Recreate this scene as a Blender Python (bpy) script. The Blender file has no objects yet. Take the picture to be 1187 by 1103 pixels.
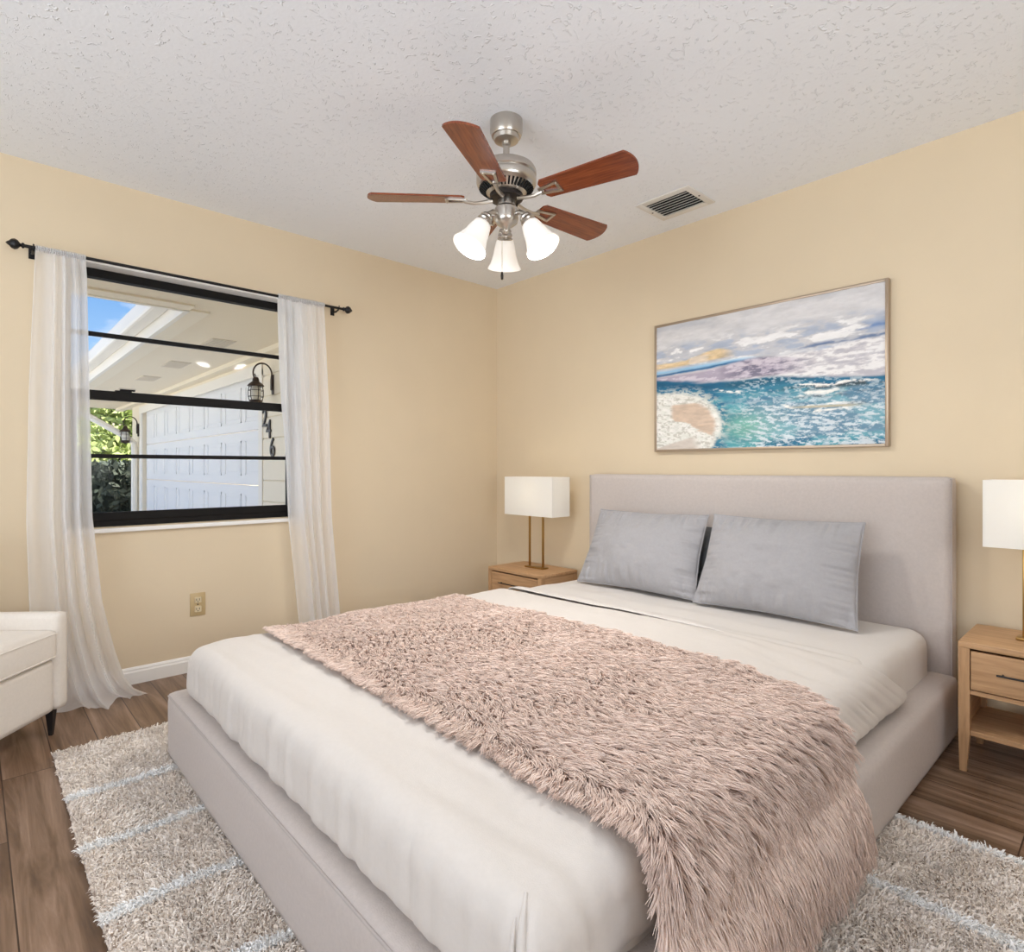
import bpy, bmesh, math, random
import numpy as np
from mathutils import Vector, Matrix, Euler

random.seed(7)
RNG = np.random.default_rng(11)
PI = math.pi
SC = bpy.context.scene
COL = SC.collection


def srgb(r, g, b, a=1.0):
    def f(c):
        c /= 255.0
        return c / 12.92 if c <= 0.04045 else ((c + 0.055) / 1.055) ** 2.4
    return (f(r), f(g), f(b), a)


# ------------------------------------------------------------------ camera
H = 2.44
cam_d = bpy.data.cameras.new('camera')
cam = bpy.data.objects.new('camera', cam_d)
COL.objects.link(cam)
cam.location = (3.3968, -2.9797, 1.0604)
cam.rotation_euler = (PI / 2, 0, math.radians(47.269))
cam_d.sensor_fit = 'HORIZONTAL'
cam_d.sensor_width = 36.0
cam_d.lens = 36.0 * 680.36 / 1187.0
cam_d.shift_y = -8.5 / 1187.0
cam_d.clip_start = 0.02
SC.camera = cam

# ------------------------------------------------------------------ view
SC.view_settings.view_transform = 'Standard'
SC.view_settings.look = 'None'
SC.view_settings.gamma = 1.0
SC.view_settings.exposure = 0.0
SC.view_settings.use_curve_mapping = False
SC.cycles.use_denoising = True
SC.cycles.max_bounces = 10
SC.cycles.diffuse_bounces = 6
SC.cycles.transparent_max_bounces = 24

# ------------------------------------------------------------------ world: blue sky with clouds
W = bpy.data.worlds.new('sky')
SC.world = W
W.use_nodes = True
nt = W.node_tree
nt.nodes.clear()
w_out = nt.nodes.new('ShaderNodeOutputWorld')
w_bg = nt.nodes.new('ShaderNodeBackground')
w_tc = nt.nodes.new('ShaderNodeTexCoord')
w_sep = nt.nodes.new('ShaderNodeSeparateXYZ')
w_grad = nt.nodes.new('ShaderNodeValToRGB')
w_grad.color_ramp.elements[0].position = 0.0
w_grad.color_ramp.elements[0].color = srgb(172, 198, 222)
w_grad.color_ramp.elements[1].position = 0.34
w_grad.color_ramp.elements[1].color = srgb(52, 118, 186)
w_map = nt.nodes.new('ShaderNodeMapping')
w_map.inputs['Location'].default_value = (0.35, 0.1, 0.4)
w_map.inputs['Scale'].default_value = (1.0, 1.0, 2.6)
w_noise = nt.nodes.new('ShaderNodeTexNoise')
w_noise.inputs['Scale'].default_value = 3.4
w_noise.inputs['Detail'].default_value = 7.0
w_noise.inputs['Roughness'].default_value = 0.58
w_cl = nt.nodes.new('ShaderNodeValToRGB')
w_cl.color_ramp.elements[0].position = 0.44
w_cl.color_ramp.elements[0].color = (0, 0, 0, 1)
w_cl.color_ramp.elements[1].position = 0.60
w_cl.color_ramp.elements[1].color = (1, 1, 1, 1)
w_mix = nt.nodes.new('ShaderNodeMixRGB')
w_mix.inputs[2].default_value = srgb(212, 212, 220)
L = nt.links.new
L(w_tc.outputs['Generated'], w_sep.inputs[0])
L(w_sep.outputs['Z'], w_grad.inputs[0])
L(w_tc.outputs['Generated'], w_map.inputs[0])
L(w_map.outputs[0], w_noise.inputs['Vector'])
L(w_noise.outputs['Fac'], w_cl.inputs[0])
L(w_cl.outputs[0], w_mix.inputs[0])
L(w_grad.outputs[0], w_mix.inputs[1])
L(w_mix.outputs[0], w_bg.inputs['Color'])
w_bg.inputs['Strength'].default_value = 1.75
L(w_bg.outputs[0], w_out.inputs[0])

# ------------------------------------------------------------------ sun, and two unseen fill lamps added outside made-up openings
def light(name, kind, loc, rot, energy, color=(1, 1, 1), **kw):
    d = bpy.data.lights.new(name, kind)
    d.energy = energy
    d.color = color
    for k, v in kw.items():
        setattr(d, k, v)
    o = bpy.data.objects.new(name, d)
    COL.objects.link(o)
    o.location = loc
    o.rotation_euler = rot
    return o


def aim(v):
    return Vector(v).to_track_quat('-Z', 'Y').to_euler()


light('sun', 'SUN', (-6, 6, 9), aim((-0.42, -0.62, -0.95)), 10.0, (1.0, 0.95, 0.88), angle=0.02)
light('fill_light_front', 'AREA', (2.5, -5.6, 1.25), aim((0, 1, 1.4)), 90.0, (0.92, 0.965, 1.0),
      shape='RECTANGLE', size=2.7, size_y=2.05)  # added fill lamp, tipped up to bounce off the ceiling
light('fill_light_right', 'AREA', (5.28, -2.6, 1.35), aim((-1, 0, 1.6)), 62.0, (0.92, 0.965, 1.0),
      shape='RECTANGLE', size=1.7, size_y=1.5)  # second added fill lamp, from the unseen right side


# ------------------------------------------------------------------ materials
def new_mat(name):
    m = bpy.data.materials.new(name)
    m.use_nodes = True
    return m, m.node_tree, m.node_tree.nodes['Principled BSDF']


def node(t, kind, **inp):
    n = t.nodes.new(kind)
    for k, v in inp.items():
        n.inputs[k].default_value = v
    return n


def mapping(t, scale=(1, 1, 1), rot=(0, 0, 0), coord='Object'):
    tc = t.nodes.new('ShaderNodeTexCoord')
    mp = t.nodes.new('ShaderNodeMapping')
    mp.inputs['Scale'].default_value = scale
    mp.inputs['Rotation'].default_value = rot
    t.links.new(tc.outputs[coord], mp.inputs[0])
    return mp.outputs[0]


def ramp(t, fac, stops):
    r = t.nodes.new('ShaderNodeValToRGB')
    els = r.color_ramp.elements
    while len(els) < len(stops):
        els.new(0.5)
    for e, (p, c) in zip(els, stops):
        e.position = p
        e.color = c
    t.links.new(fac, r.inputs[0])
    return r.outputs[0]


def bump(t, b, height, strength=0.2, dist=0.01):
    n = t.nodes.new('ShaderNodeBump')
    n.inputs['Strength'].default_value = strength
    n.inputs['Distance'].default_value = dist
    t.links.new(height, n.inputs['Height'])
    t.links.new(n.outputs[0], b.inputs['Normal'])


def plain(name, rgb, rough=0.5, metal=0.0, spec=0.5, var=0.0, vscale=8.0, bumpy=0.0, bscale=200.0):
    m, t, b = new_mat(name)
    c = srgb(*rgb)
    b.inputs['Base Color'].default_value = c
    b.inputs['Roughness'].default_value = rough
    b.inputs['Metallic'].default_value = metal
    b.inputs['Specular IOR Level'].default_value = spec
    v = mapping(t)
    if var:
        n = node(t, 'ShaderNodeTexNoise', Scale=vscale, Detail=4.0)
        t.links.new(v, n.inputs['Vector'])
        lo = tuple(x * (1 - var) for x in c[:3]) + (1,)
        hi = tuple(min(1, x * (1 + var)) for x in c[:3]) + (1,)
        t.links.new(ramp(t, n.outputs['Fac'], [(0.3, lo), (0.7, hi)]), b.inputs['Base Color'])
    if bumpy:
        n = node(t, 'ShaderNodeTexNoise', Scale=bscale, Detail=3.0)
        t.links.new(v, n.inputs['Vector'])
        bump(t, b, n.outputs['Fac'], bumpy, 0.004)
    return m


def fabric(name, rgb, weave=900.0, strength=0.25, var=0.05, rough=0.9, sheen=0.15, wrinkle=0.0, wscale=9.0, tint=None):
    m, t, b = new_mat(name)
    c = srgb(*rgb)
    b.inputs['Roughness'].default_value = rough
    b.inputs['Specular IOR Level'].default_value = 0.2
    b.inputs['Sheen Weight'].default_value = sheen
    v = mapping(t)
    n = node(t, 'ShaderNodeTexNoise', Scale=90.0, Detail=5.0, Roughness=0.7)
    t.links.new(v, n.inputs['Vector'])
    lo = tuple(x * (1 - var) for x in c[:3]) + (1,)
    hi = tuple(min(1, x * (1 + var)) for x in c[:3]) + (1,)
    t.links.new(ramp(t, n.outputs['Fac'], [(0.3, lo), (0.7, hi)]), b.inputs['Base Color'])
    w1 = node(t, 'ShaderNodeTexNoise', Scale=weave, Detail=1.0)
    mp = mapping(t, (0.35, 0.35, 1.6))
    t.links.new(mp, w1.inputs['Vector'])
    if wrinkle:
        w2 = node(t, 'ShaderNodeTexNoise', Scale=wscale, Detail=3.0, Distortion=0.6)
        t.links.new(v, w2.inputs['Vector'])
        mx = t.nodes.new('ShaderNodeMath')
        mx.operation = 'MULTIPLY_ADD'
        mx.inputs[1].default_value = wrinkle
        t.links.new(w2.outputs['Fac'], mx.inputs[0])
        t.links.new(w1.outputs['Fac'], mx.inputs[2])
        bump(t, b, mx.outputs[0], strength, 0.006)
    else:
        bump(t, b, w1.outputs['Fac'], strength, 0.003)
    return m


def wood(name, stops, axis='X', scale=1.0, rough=0.45, stretch=14.0, ring=0.0):
    m, t, b = new_mat(name)
    s = {'X': (1.0, stretch, stretch), 'Y': (stretch, 1.0, stretch), 'Z': (stretch, stretch, 1.0)}[axis]
    v = mapping(t, tuple(x * scale for x in s))
    n = node(t, 'ShaderNodeTexNoise', Scale=3.0, Detail=7.0, Roughness=0.6, Distortion=0.5)
    t.links.new(v, n.inputs['Vector'])
    t.links.new(ramp(t, n.outputs['Fac'], [(p, srgb(*c)) for p, c in stops]), b.inputs['Base Color'])
    b.inputs['Roughness'].default_value = rough
    b.inputs['Specular IOR Level'].default_value = 0.35
    bump(t, b, n.outputs['Fac'], 0.08, 0.002)
    return m


M = {}
M['wall'] = plain('wall_paint', (223, 206, 178), 0.75, spec=0.25, var=0.015, vscale=3.0, bumpy=0.06, bscale=120.0)
M['white_paint'] = plain('white_paint', (240, 238, 234), 0.45, spec=0.4)
M['vent_white'] = plain('vent_white', (226, 224, 220), 0.45, spec=0.4)
M['dark_void'] = plain('dark_void', (24, 24, 24), 0.9)
M['black_metal'] = plain('black_metal', (12, 9, 8), 0.6, 0.0, 0.25)
M['rod_black'] = plain('rod_black', (24, 22, 24), 0.4, 0.3)
M['nickel'] = plain('brushed_nickel', (196, 190, 182), 0.28, 1.0, bumpy=0.03, bscale=300.0)
M['dark_nickel'] = plain('dark_nickel', (60, 55, 52), 0.35, 0.8)
M['brass'] = plain('aged_brass', (176, 142, 88), 0.32, 1.0)
M['handle_black'] = plain('handle_black', (30, 28, 27), 0.4)
M['linen'] = fabric('grey_linen', (197, 187, 181), 700, 0.3, 0.05)
M['piping'] = fabric('grey_piping', (182, 173, 168), 900, 0.2, 0.04)
M['sheet'] = fabric('white_sheet', (217, 211, 205), 1200, 0.10, 0.015, wrinkle=1.0, wscale=8.0)
M['duvet'] = fabric('beige_duvet', (213, 206, 199), 1200, 0.12, 0.02, wrinkle=1.4, wscale=6.0)
M['pillow'] = fabric('grey_pillow', (164, 162, 164), 900, 0.22, 0.04, wrinkle=1.5, wscale=14.0)
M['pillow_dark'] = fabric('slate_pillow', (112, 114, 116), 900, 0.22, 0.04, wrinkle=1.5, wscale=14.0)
M['throw_base'] = fabric('throw_backing', (206, 180, 166), 600, 0.3, 0.05)
M['upholstery'] = fabric('ivory_upholstery', (236, 229, 220), 800, 0.2, 0.03)
M['leg_black'] = plain('leg_black', (34, 31, 32), 0.45)
M['oak'] = wood('oak_x', [(0.25, (160, 122, 86)), (0.5, (190, 150, 110)), (0.8, (208, 170, 130))], 'X', 1.6)
M['oak_z'] = wood('oak_z', [(0.25, (160, 122, 86)), (0.5, (190, 150, 110)), (0.8, (208, 170, 130))], 'Z', 1.6)
M['oak_y'] = wood('oak_y', [(0.25, (160, 122, 86)), (0.5, (190, 150, 110)), (0.8, (208, 170, 130))], 'Y', 1.6)
M['blade'] = wood('cherry_blade', [(0.25, (80, 34, 18)), (0.5, (128, 60, 30)), (0.8, (162, 88, 48))], 'X', 2.4, rough=0.22)
M['blade'].node_tree.nodes['Principled BSDF'].inputs['Specular IOR Level'].default_value = 0.6
M['outlet'] = plain('outlet_almond', (196, 172, 128), 0.4)
M['outlet_face'] = plain('outlet_face', (222, 206, 172), 0.35)
M['ext_white'] = plain('exterior_white', (244, 240, 232), 0.6, var=0.02, vscale=2.0)
M['ext_door'] = plain('garage_white', (240, 241, 243), 0.5)
M['ext_trim'] = plain('exterior_cream', (244, 234, 214), 0.6)
M['ext_soffit'] = plain('soffit_cream', (240, 228, 206), 0.7)
M['ext_vent'] = plain('soffit_vent', (216, 206, 190), 0.7)
M['bronze'] = plain('lantern_bronze', (62, 50, 44), 0.45, 0.4)
M['digit'] = plain('digit_pewter', (70, 68, 70), 0.4, 0.3)
M['concrete'] = plain('driveway', (222, 216, 206), 0.9, var=0.08, vscale=1.5)
M['roof'] = plain('roof_shingle', (190, 165, 155), 0.9, var=0.1, vscale=6.0)
M['bark'] = plain('bark', (84, 70, 58), 0.9, var=0.2)

# translucent materials
def translucent(name, rgb, transp=0.25, trans=0.5, pattern=False):
    m, t, b = new_mat(name)
    out = t.nodes['Material Output']
    t.nodes.remove(b)
    c = srgb(*rgb)
    d = node(t, 'ShaderNodeBsdfDiffuse', Color=c)
    tr = node(t, 'ShaderNodeBsdfTranslucent', Color=c)
    mx = node(t, 'ShaderNodeMixShader', Fac=trans)
    t.links.new(d.outputs[0], mx.inputs[1])
    t.links.new(tr.outputs[0], mx.inputs[2])
    tp = node(t, 'ShaderNodeBsdfTransparent')
    mx2 = node(t, 'ShaderNodeMixShader', Fac=transp)
    t.links.new(mx.outputs[0], mx2.inputs[1])
    t.links.new(tp.outputs[0], mx2.inputs[2])
    if pattern:
        v = mapping(t, (1, 1, 1))
        n = node(t, 'ShaderNodeTexNoise', Scale=160.0, Detail=1.0)
        t.links.new(v, n.inputs['Vector'])
        r = ramp(t, n.outputs['Fac'], [(0.35, (transp * 0.5,) * 3 + (1,)), (0.65, (transp * 1.5,) * 3 + (1,))])
        t.links.new(r, mx2.inputs[0])
    t.links.new(mx2.outputs[0], out.inputs[0])
    return m


M['sheer'] = translucent('sheer_curtain', (253, 253, 254), 0.18, 0.62)
M['shade'] = translucent('lamp_shade_linen', (252, 250, 245), 0.0, 0.3)


def glass_mat():
    m, t, b = new_mat('window_glass')
    out = t.nodes['Material Output']
    t.nodes.remove(b)
    tp = node(t, 'ShaderNodeBsdfTransparent', Color=(0.97, 0.98, 0.97, 1))
    gl = node(t, 'ShaderNodeBsdfGlossy', Roughness=0.02)
    lw = node(t, 'ShaderNodeLayerWeight', Blend=0.2)
    mm = t.nodes.new('ShaderNodeMath')
    mm.operation = 'MULTIPLY'
    mm.inputs[1].default_value = 0.25
    t.links.new(lw.outputs['Fresnel'], mm.inputs[0])
    mx = t.nodes.new('ShaderNodeMixShader')
    t.links.new(mm.outputs[0], mx.inputs[0])
    t.links.new(tp.outputs[0], mx.inputs[1])
    t.links.new(gl.outputs[0], mx.inputs[2])
    t.links.new(mx.outputs[0], out.inputs[0])
    return m


M['glass'] = glass_mat()


def emissive(name, rgb, strength):
    m, t, b = new_mat(name)
    b.inputs['Base Color'].default_value = srgb(*rgb)
    b.inputs['Emission Color'].default_value = srgb(*rgb)
    b.inputs['Emission Strength'].default_value = strength
    b.inputs['Roughness'].default_value = 0.3
    return m


M['fan_glass'] = emissive('frosted_glass_lit', (255, 251, 244), 0.28)
M['lantern_glass'] = plain('lantern_glass', (232, 228, 218), 0.2)
M['bulb'] = emissive('bulb_glow', (255, 240, 214), 4.0)


def floor_mat():
    m, t, b = new_mat('laminate_planks')
    tc = t.nodes.new('ShaderNodeTexCoord')
    br = t.nodes.new('ShaderNodeTexBrick')
    br.offset = 0.37
    br.inputs['Scale'].default_value = 1.0
    br.inputs['Mortar Size'].default_value = 0.0018
    br.inputs['Brick Width'].default_value = 1.2
    br.inputs['Row Height'].default_value = 0.145
    br.inputs['Color1'].default_value = (0, 0, 0, 1)
    br.inputs['Color2'].default_value = (1, 1, 1, 1)
    br.inputs['Mortar'].default_value = (0.5, 0.5, 0.5, 1)
    t.links.new(tc.outputs['Object'], br.inputs['Vector'])
    mp = t.nodes.new('ShaderNodeMapping')
    mp.inputs['Scale'].default_value = (0.9, 13.0, 1.0)
    t.links.new(tc.outputs['Object'], mp.inputs[0])
    off = t.nodes.new('ShaderNodeVectorMath')
    off.operation = 'MULTIPLY_ADD'
    off.inputs[1].default_value = (7.0, 5.0, 3.0)
    t.links.new(br.outputs['Color'], off.inputs[0])
    t.links.new(mp.outputs[0], off.inputs[2])
    n1 = node(t, 'ShaderNodeTexNoise', Scale=1.7, Detail=8.0, Roughness=0.62, Distortion=0.7)
    t.links.new(off.outputs[0], n1.inputs['Vector'])
    col = ramp(t, n1.outputs['Fac'], [(0.24, srgb(72, 52, 38)), (0.42, srgb(116, 91, 70)), (0.58, srgb(150, 123, 102)), (0.78, srgb(186, 160, 142))])
    tint = ramp(t, br.outputs['Color'], [(0.0, (0.80, 0.77, 0.74, 1)), (0.5, (0.95, 0.94, 0.93, 1)), (1.0, (1.08, 1.05, 1.04, 1))])
    mul = t.nodes.new('ShaderNodeMixRGB')
    mul.blend_type = 'MULTIPLY'
    mul.inputs[0].default_value = 1.0
    t.links.new(col, mul.inputs[1])
    t.links.new(tint, mul.inputs[2])
    seam = t.nodes.new('ShaderNodeMixRGB')
    seam.inputs[2].default_value = srgb(62, 44, 34)
    t.links.new(br.outputs['Fac'], seam.inputs[0])
    t.links.new(mul.outputs[0], seam.inputs[1])
    t.links.new(seam.outputs[0], b.inputs['Base Color'])
    b.inputs['Roughness'].default_value = 0.36
    b.inputs['Specular IOR Level'].default_value = 0.4
    bump(t, b, n1.outputs['Fac'], 0.12, 0.003)
    return m


M['floor'] = floor_mat()


def ceiling_mat():
    """white stomped plaster: short radial ridges around scattered centres"""
    m, t, b = new_mat('stomped_ceiling')
    b.inputs['Base Color'].default_value = srgb(241, 245, 251)
    b.inputs['Roughness'].default_value = 0.85
    b.inputs['Specular IOR Level'].default_value = 0.2
    tc = t.nodes.new('ShaderNodeTexCoord')
    vo = node(t, 'ShaderNodeTexVoronoi', Scale=3.6)
    vo.feature = 'F1'
    vo.voronoi_dimensions = '2D'
    t.links.new(tc.outputs['Object'], vo.inputs['Vector'])
    sub = t.nodes.new('ShaderNodeVectorMath')
    sub.operation = 'SUBTRACT'
    t.links.new(tc.outputs['Object'], sub.inputs[0])
    t.links.new(vo.outputs['Position'], sub.inputs[1])
    sep = t.nodes.new('ShaderNodeSeparateXYZ')
    t.links.new(sub.outputs[0], sep.inputs[0])
    at = t.nodes.new('ShaderNodeMath')
    at.operation = 'ARCTAN2'
    t.links.new(sep.outputs['Y'], at.inputs[0])
    t.links.new(sep.outputs['X'], at.inputs[1])
    comb = t.nodes.new('ShaderNodeCombineXYZ')
    am = t.nodes.new('ShaderNodeMath')
    am.operation = 'MULTIPLY'
    am.inputs[1].default_value = 5.5
    t.links.new(at.outputs[0], am.inputs[0])
    t.links.new(am.outputs[0], comb.inputs['X'])
    dm = t.nodes.new('ShaderNodeMath')
    dm.operation = 'MULTIPLY'
    dm.inputs[1].default_value = 9.0
    t.links.new(vo.outputs['Distance'], dm.inputs[0])
    t.links.new(dm.outputs[0], comb.inputs['Y'])
    wsep = t.nodes.new('ShaderNodeSeparateXYZ')
    t.links.new(vo.outputs['Color'], wsep.inputs[0])
    zz = t.nodes.new('ShaderNodeMath')
    zz.operation = 'MULTIPLY'
    zz.inputs[1].default_value = 40.0
    t.links.new(wsep.outputs['X'], zz.inputs[0])
    t.links.new(zz.outputs[0], comb.inputs['Z'])
    n = node(t, 'ShaderNodeTexNoise', Scale=1.3, Detail=1.0, Distortion=0.4)
    t.links.new(comb.outputs[0], n.inputs['Vector'])
    ridge = ramp(t, n.outputs['Fac'], [(0.62, (0, 0, 0, 1)), (0.68, (1, 1, 1, 1)), (0.74, (0.15, 0.15, 0.15, 1))])
    n2 = node(t, 'ShaderNodeTexNoise', Scale=70.0, Detail=3.0)
    t.links.new(tc.outputs['Object'], n2.inputs['Vector'])
    add = t.nodes.new('ShaderNodeMath')
    add.operation = 'MULTIPLY_ADD'
    add.inputs[1].default_value = 0.25
    t.links.new(n2.outputs['Fac'], add.inputs[0])
    t.links.new(ridge, add.inputs[2])
    bump(t, b, add.outputs[0], 0.5, 0.006)
    return m


M['ceiling'] = ceiling_mat()


def tinted(name, rgb, spread=0.22, rough=0.85, sheen=0.3, spec=0.2, trans=0.0):
    """colour varied strand by strand / leaf by leaf through the mesh attribute 'tint'"""
    m, t, b = new_mat(name)
    c = srgb(*rgb)
    at = t.nodes.new('ShaderNodeAttribute')
    at.attribute_name = 'tint'
    lo = tuple(x * (1 - spread) for x in c[:3]) + (1,)
    hi = tuple(min(1, x * (1 + spread)) for x in c[:3]) + (1,)
    t.links.new(ramp(t, at.outputs['Fac'], [(0.0, lo), (1.0, hi)]), b.inputs['Base Color'])
    b.inputs['Roughness'].default_value = rough
    b.inputs['Specular IOR Level'].default_value = spec
    b.inputs['Sheen Weight'].default_value = sheen
    return m


M['fur'] = tinted('long_pile_fur', (236, 214, 201), 0.17, 0.6, 0.2, 0.35)
M['pile'] = tinted('shag_pile', (246, 236, 226), 0.10, 0.9, 0.2, 0.1)
M['pile_white'] = tinted('white_pile', (255, 253, 249), 0.05, 0.9, 0.2, 0.1)
M['rug_base'] = plain('rug_backing', (176, 160, 146), 0.95)
M['leaf'] = tinted('leaf', (186, 198, 128), 0.5, 0.6, 0.0, 0.3)
M['leaf_dark'] = tinted('leaf_dark', (84, 92, 80), 0.5, 0.6, 0.0, 0.3)


# ------------------------------------------------------------------ object helpers
def empty(name, loc=(0, 0, 0), rz=0.0, label=None, cat=None, group=None, kind=None):
    o = bpy.data.objects.new(name, None)
    COL.objects.link(o)
    o.empty_display_size = 0.1
    o.location = loc
    o.rotation_euler = (0, 0, rz)
    tag(o, label, cat, group, kind)
    return o


def tag(o, label=None, cat=None, group=None, kind=None):
    if label:
        o['label'] = label
    if cat:
        o['category'] = cat
    if group:
        o['group'] = group
    if kind:
        o['kind'] = kind
    return o


def link(name, me, mat, parent=None, smooth=False):
    me.name = name
    o = bpy.data.objects.new(name, me)
    COL.objects.link(o)
    if mat is not None:
        for mm in (mat if isinstance(mat, (list, tuple)) else [mat]):
            me.materials.append(mm)
    if parent is not None:
        o.parent = parent
    if smooth:
        me.polygons.foreach_set('use_smooth', [True] * len(me.polygons))
        try:
            me.set_sharp_from_angle(angle=math.radians(40))
        except Exception:
            pass
    return o


class MB:
    """collects shapes of ONE part"""
    def __init__(self):
        self.bm = bmesh.new()

    def box(self, lo, hi, bev=0.0, seg=2, mtx=None):
        g = bmesh.ops.create_cube(self.bm, size=1.0)
        vs = g['verts']
        for v in vs:
            v.co = Vector([(lo[i] + hi[i]) / 2 + v.co[i] * (hi[i] - lo[i]) for i in range(3)])
        if mtx is not None:
            bmesh.ops.transform(self.bm, matrix=mtx, verts=vs)
        if bev > 0:
            es = list({e for v in vs for e in v.link_edges})
            bmesh.ops.bevel(self.bm, geom=es, offset=bev, segments=seg, profile=0.5, affect='EDGES')
        return self

    def lathe(self, prof, seg=40, mtx=None):
        bm = self.bm
        rings = []
        for r, z in prof:
            if r < 1e-6:
                rings.append([bm.verts.new((0, 0, z))])
            else:
                rings.append([bm.verts.new((r * math.cos(2 * PI * k / seg), r * math.sin(2 * PI * k / seg), z)) for k in range(seg)])
        for a, b in zip(rings[:-1], rings[1:]):
            for k in range(seg):
                k2 = (k + 1) % seg
                if len(a) == 1 and len(b) == 1:
                    continue
                if len(a) == 1:
                    bm.faces.new((a[0], b[k], b[k2]))
                elif len(b) == 1:
                    bm.faces.new((a[k], b[0], a[k2]))
                else:
                    bm.faces.new((a[k], b[k], b[k2], a[k2]))
        if mtx is not None:
            bmesh.ops.transform(bm, matrix=mtx, verts=[v for r in rings for v in r])
        return self

    def tube(self, pts, rad, seg=10, closed=False):
        bm = self.bm
        pts = [Vector(p) for p in pts]
        n = len(pts)
        rads = rad if isinstance(rad, (list, tuple)) else [rad] * n
        rings = []
        ref = None
        for i, p in enumerate(pts):
            if closed:
                d = pts[(i + 1) % n] - pts[i - 1]
            else:
                d = pts[min(i + 1, n - 1)] - pts[max(i - 1, 0)]
            d.normalize()
            if ref is None:
                ref = Vector((0, 0, 1)) if abs(d.z) < 0.9 else Vector((1, 0, 0))
            a = (ref - d * ref.dot(d)).normalized()
            ref = a
            b = d.cross(a)
            rings.append([bm.verts.new(p + (a * math.cos(2 * PI * k / seg) + b * math.sin(2 * PI * k / seg)) * rads[i]) for k in range(seg)])
        for i in range(n if closed else n - 1):
            A, B = rings[i], rings[(i + 1) % n]
            for k in range(seg):
                k2 = (k + 1) % seg
                bm.faces.new((A[k], A[k2], B[k2], B[k]))
        if not closed:
            bm.faces.new(rings[0][::-1])
            bm.faces.new(rings[-1])
        return self

    def prism(self, outline, z0, z1, mtx=None):
        bm = self.bm
        lo = [bm.verts.new((x, y, z0)) for x, y in outline]
        hi = [bm.verts.new((x, y, z1)) for x, y in outline]
        n = len(outline)
        bm.faces.new(lo[::-1])
        bm.faces.new(hi)
        for i in range(n):
            bm.faces.new((lo[i], lo[(i + 1) % n], hi[(i + 1) % n], hi[i]))
        if mtx is not None:
            bmesh.ops.transform(bm, matrix=mtx, verts=lo + hi)
        return self

    def build(self, name, mat, parent=None, smooth=True):
        bmesh.ops.recalc_face_normals(self.bm, faces=self.bm.faces)
        me = bpy.data.meshes.new(name)
        self.bm.to_mesh(me)
        self.bm.free()
        return link(name, me, mat, parent, smooth)


def grid_mesh(name, P, mat, parent=None, smooth=True, closed_u=False):
    """P: (nu, nv, 3) array of points"""
    nu, nv = P.shape[:2]
    idx = np.arange(nu * nv).reshape(nu, nv)
    a = idx[:-1, :-1].ravel(); b = idx[1:, :-1].ravel(); c = idx[1:, 1:].ravel(); d = idx[:-1, 1:].ravel()
    faces = np.stack([a, b, c, d], 1)
    me = bpy.data.meshes.new(name)
    me.from_pydata(P.reshape(-1, 3).tolist(), [], faces.tolist())
    me.update()
    return link(name, me, mat, parent, smooth)


def raw_mesh(name, V, F, mat, parent=None, smooth=True, tint=None):
    """fast mesh from numpy: V (n,3), F (m,k)"""
    me = bpy.data.meshes.new(name)
    n, (m, k) = len(V), F.shape
    me.vertices.add(n)
    me.vertices.foreach_set('co', np.asarray(V, np.float32).ravel())
    me.loops.add(m * k)
    me.loops.foreach_set('vertex_index', np.asarray(F, np.int32).ravel())
    me.polygons.add(m)
    me.polygons.foreach_set('loop_start', np.arange(m, dtype=np.int32) * k)
    me.polygons.foreach_set('loop_total', np.full(m, k, np.int32))
    me.update(calc_edges=True)
    if tint is not None:
        at = me.attributes.new('tint', 'FLOAT', 'POINT')
        at.data.foreach_set('value', np.asarray(tint, np.float32))
    if smooth:
        me.polygons.foreach_set('use_smooth', np.ones(m, bool))
    me.name = name
    o = bpy.data.objects.new(name, me)
    COL.objects.link(o)
    me.materials.append(mat)
    if parent is not None:
        o.parent = parent
    return o


def vnoise(x, y, seed=0):
    """smooth value noise in [-1,1] over numpy arrays"""
    r = np.random.default_rng(seed).random((256, 256)) * 2 - 1
    xi, yi = np.floor(x).astype(int), np.floor(y).astype(int)
    fx, fy = x - xi, y - yi
    fx = fx * fx * (3 - 2 * fx)
    fy = fy * fy * (3 - 2 * fy)
    g = lambda i, j: r[i % 256, j % 256]
    return (g(xi, yi) * (1 - fx) + g(xi + 1, yi) * fx) * (1 - fy) + (g(xi, yi + 1) * (1 - fx) + g(xi + 1, yi + 1) * fx) * fy


def fbm(x, y, seed=0, oct=5, gain=0.5):
    s = np.zeros_like(x, dtype=float)
    a = 1.0
    for k in range(oct):
        s += a * vnoise(x * 2 ** k, y * 2 ** k, seed + k)
        a *= gain
    return s


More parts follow.
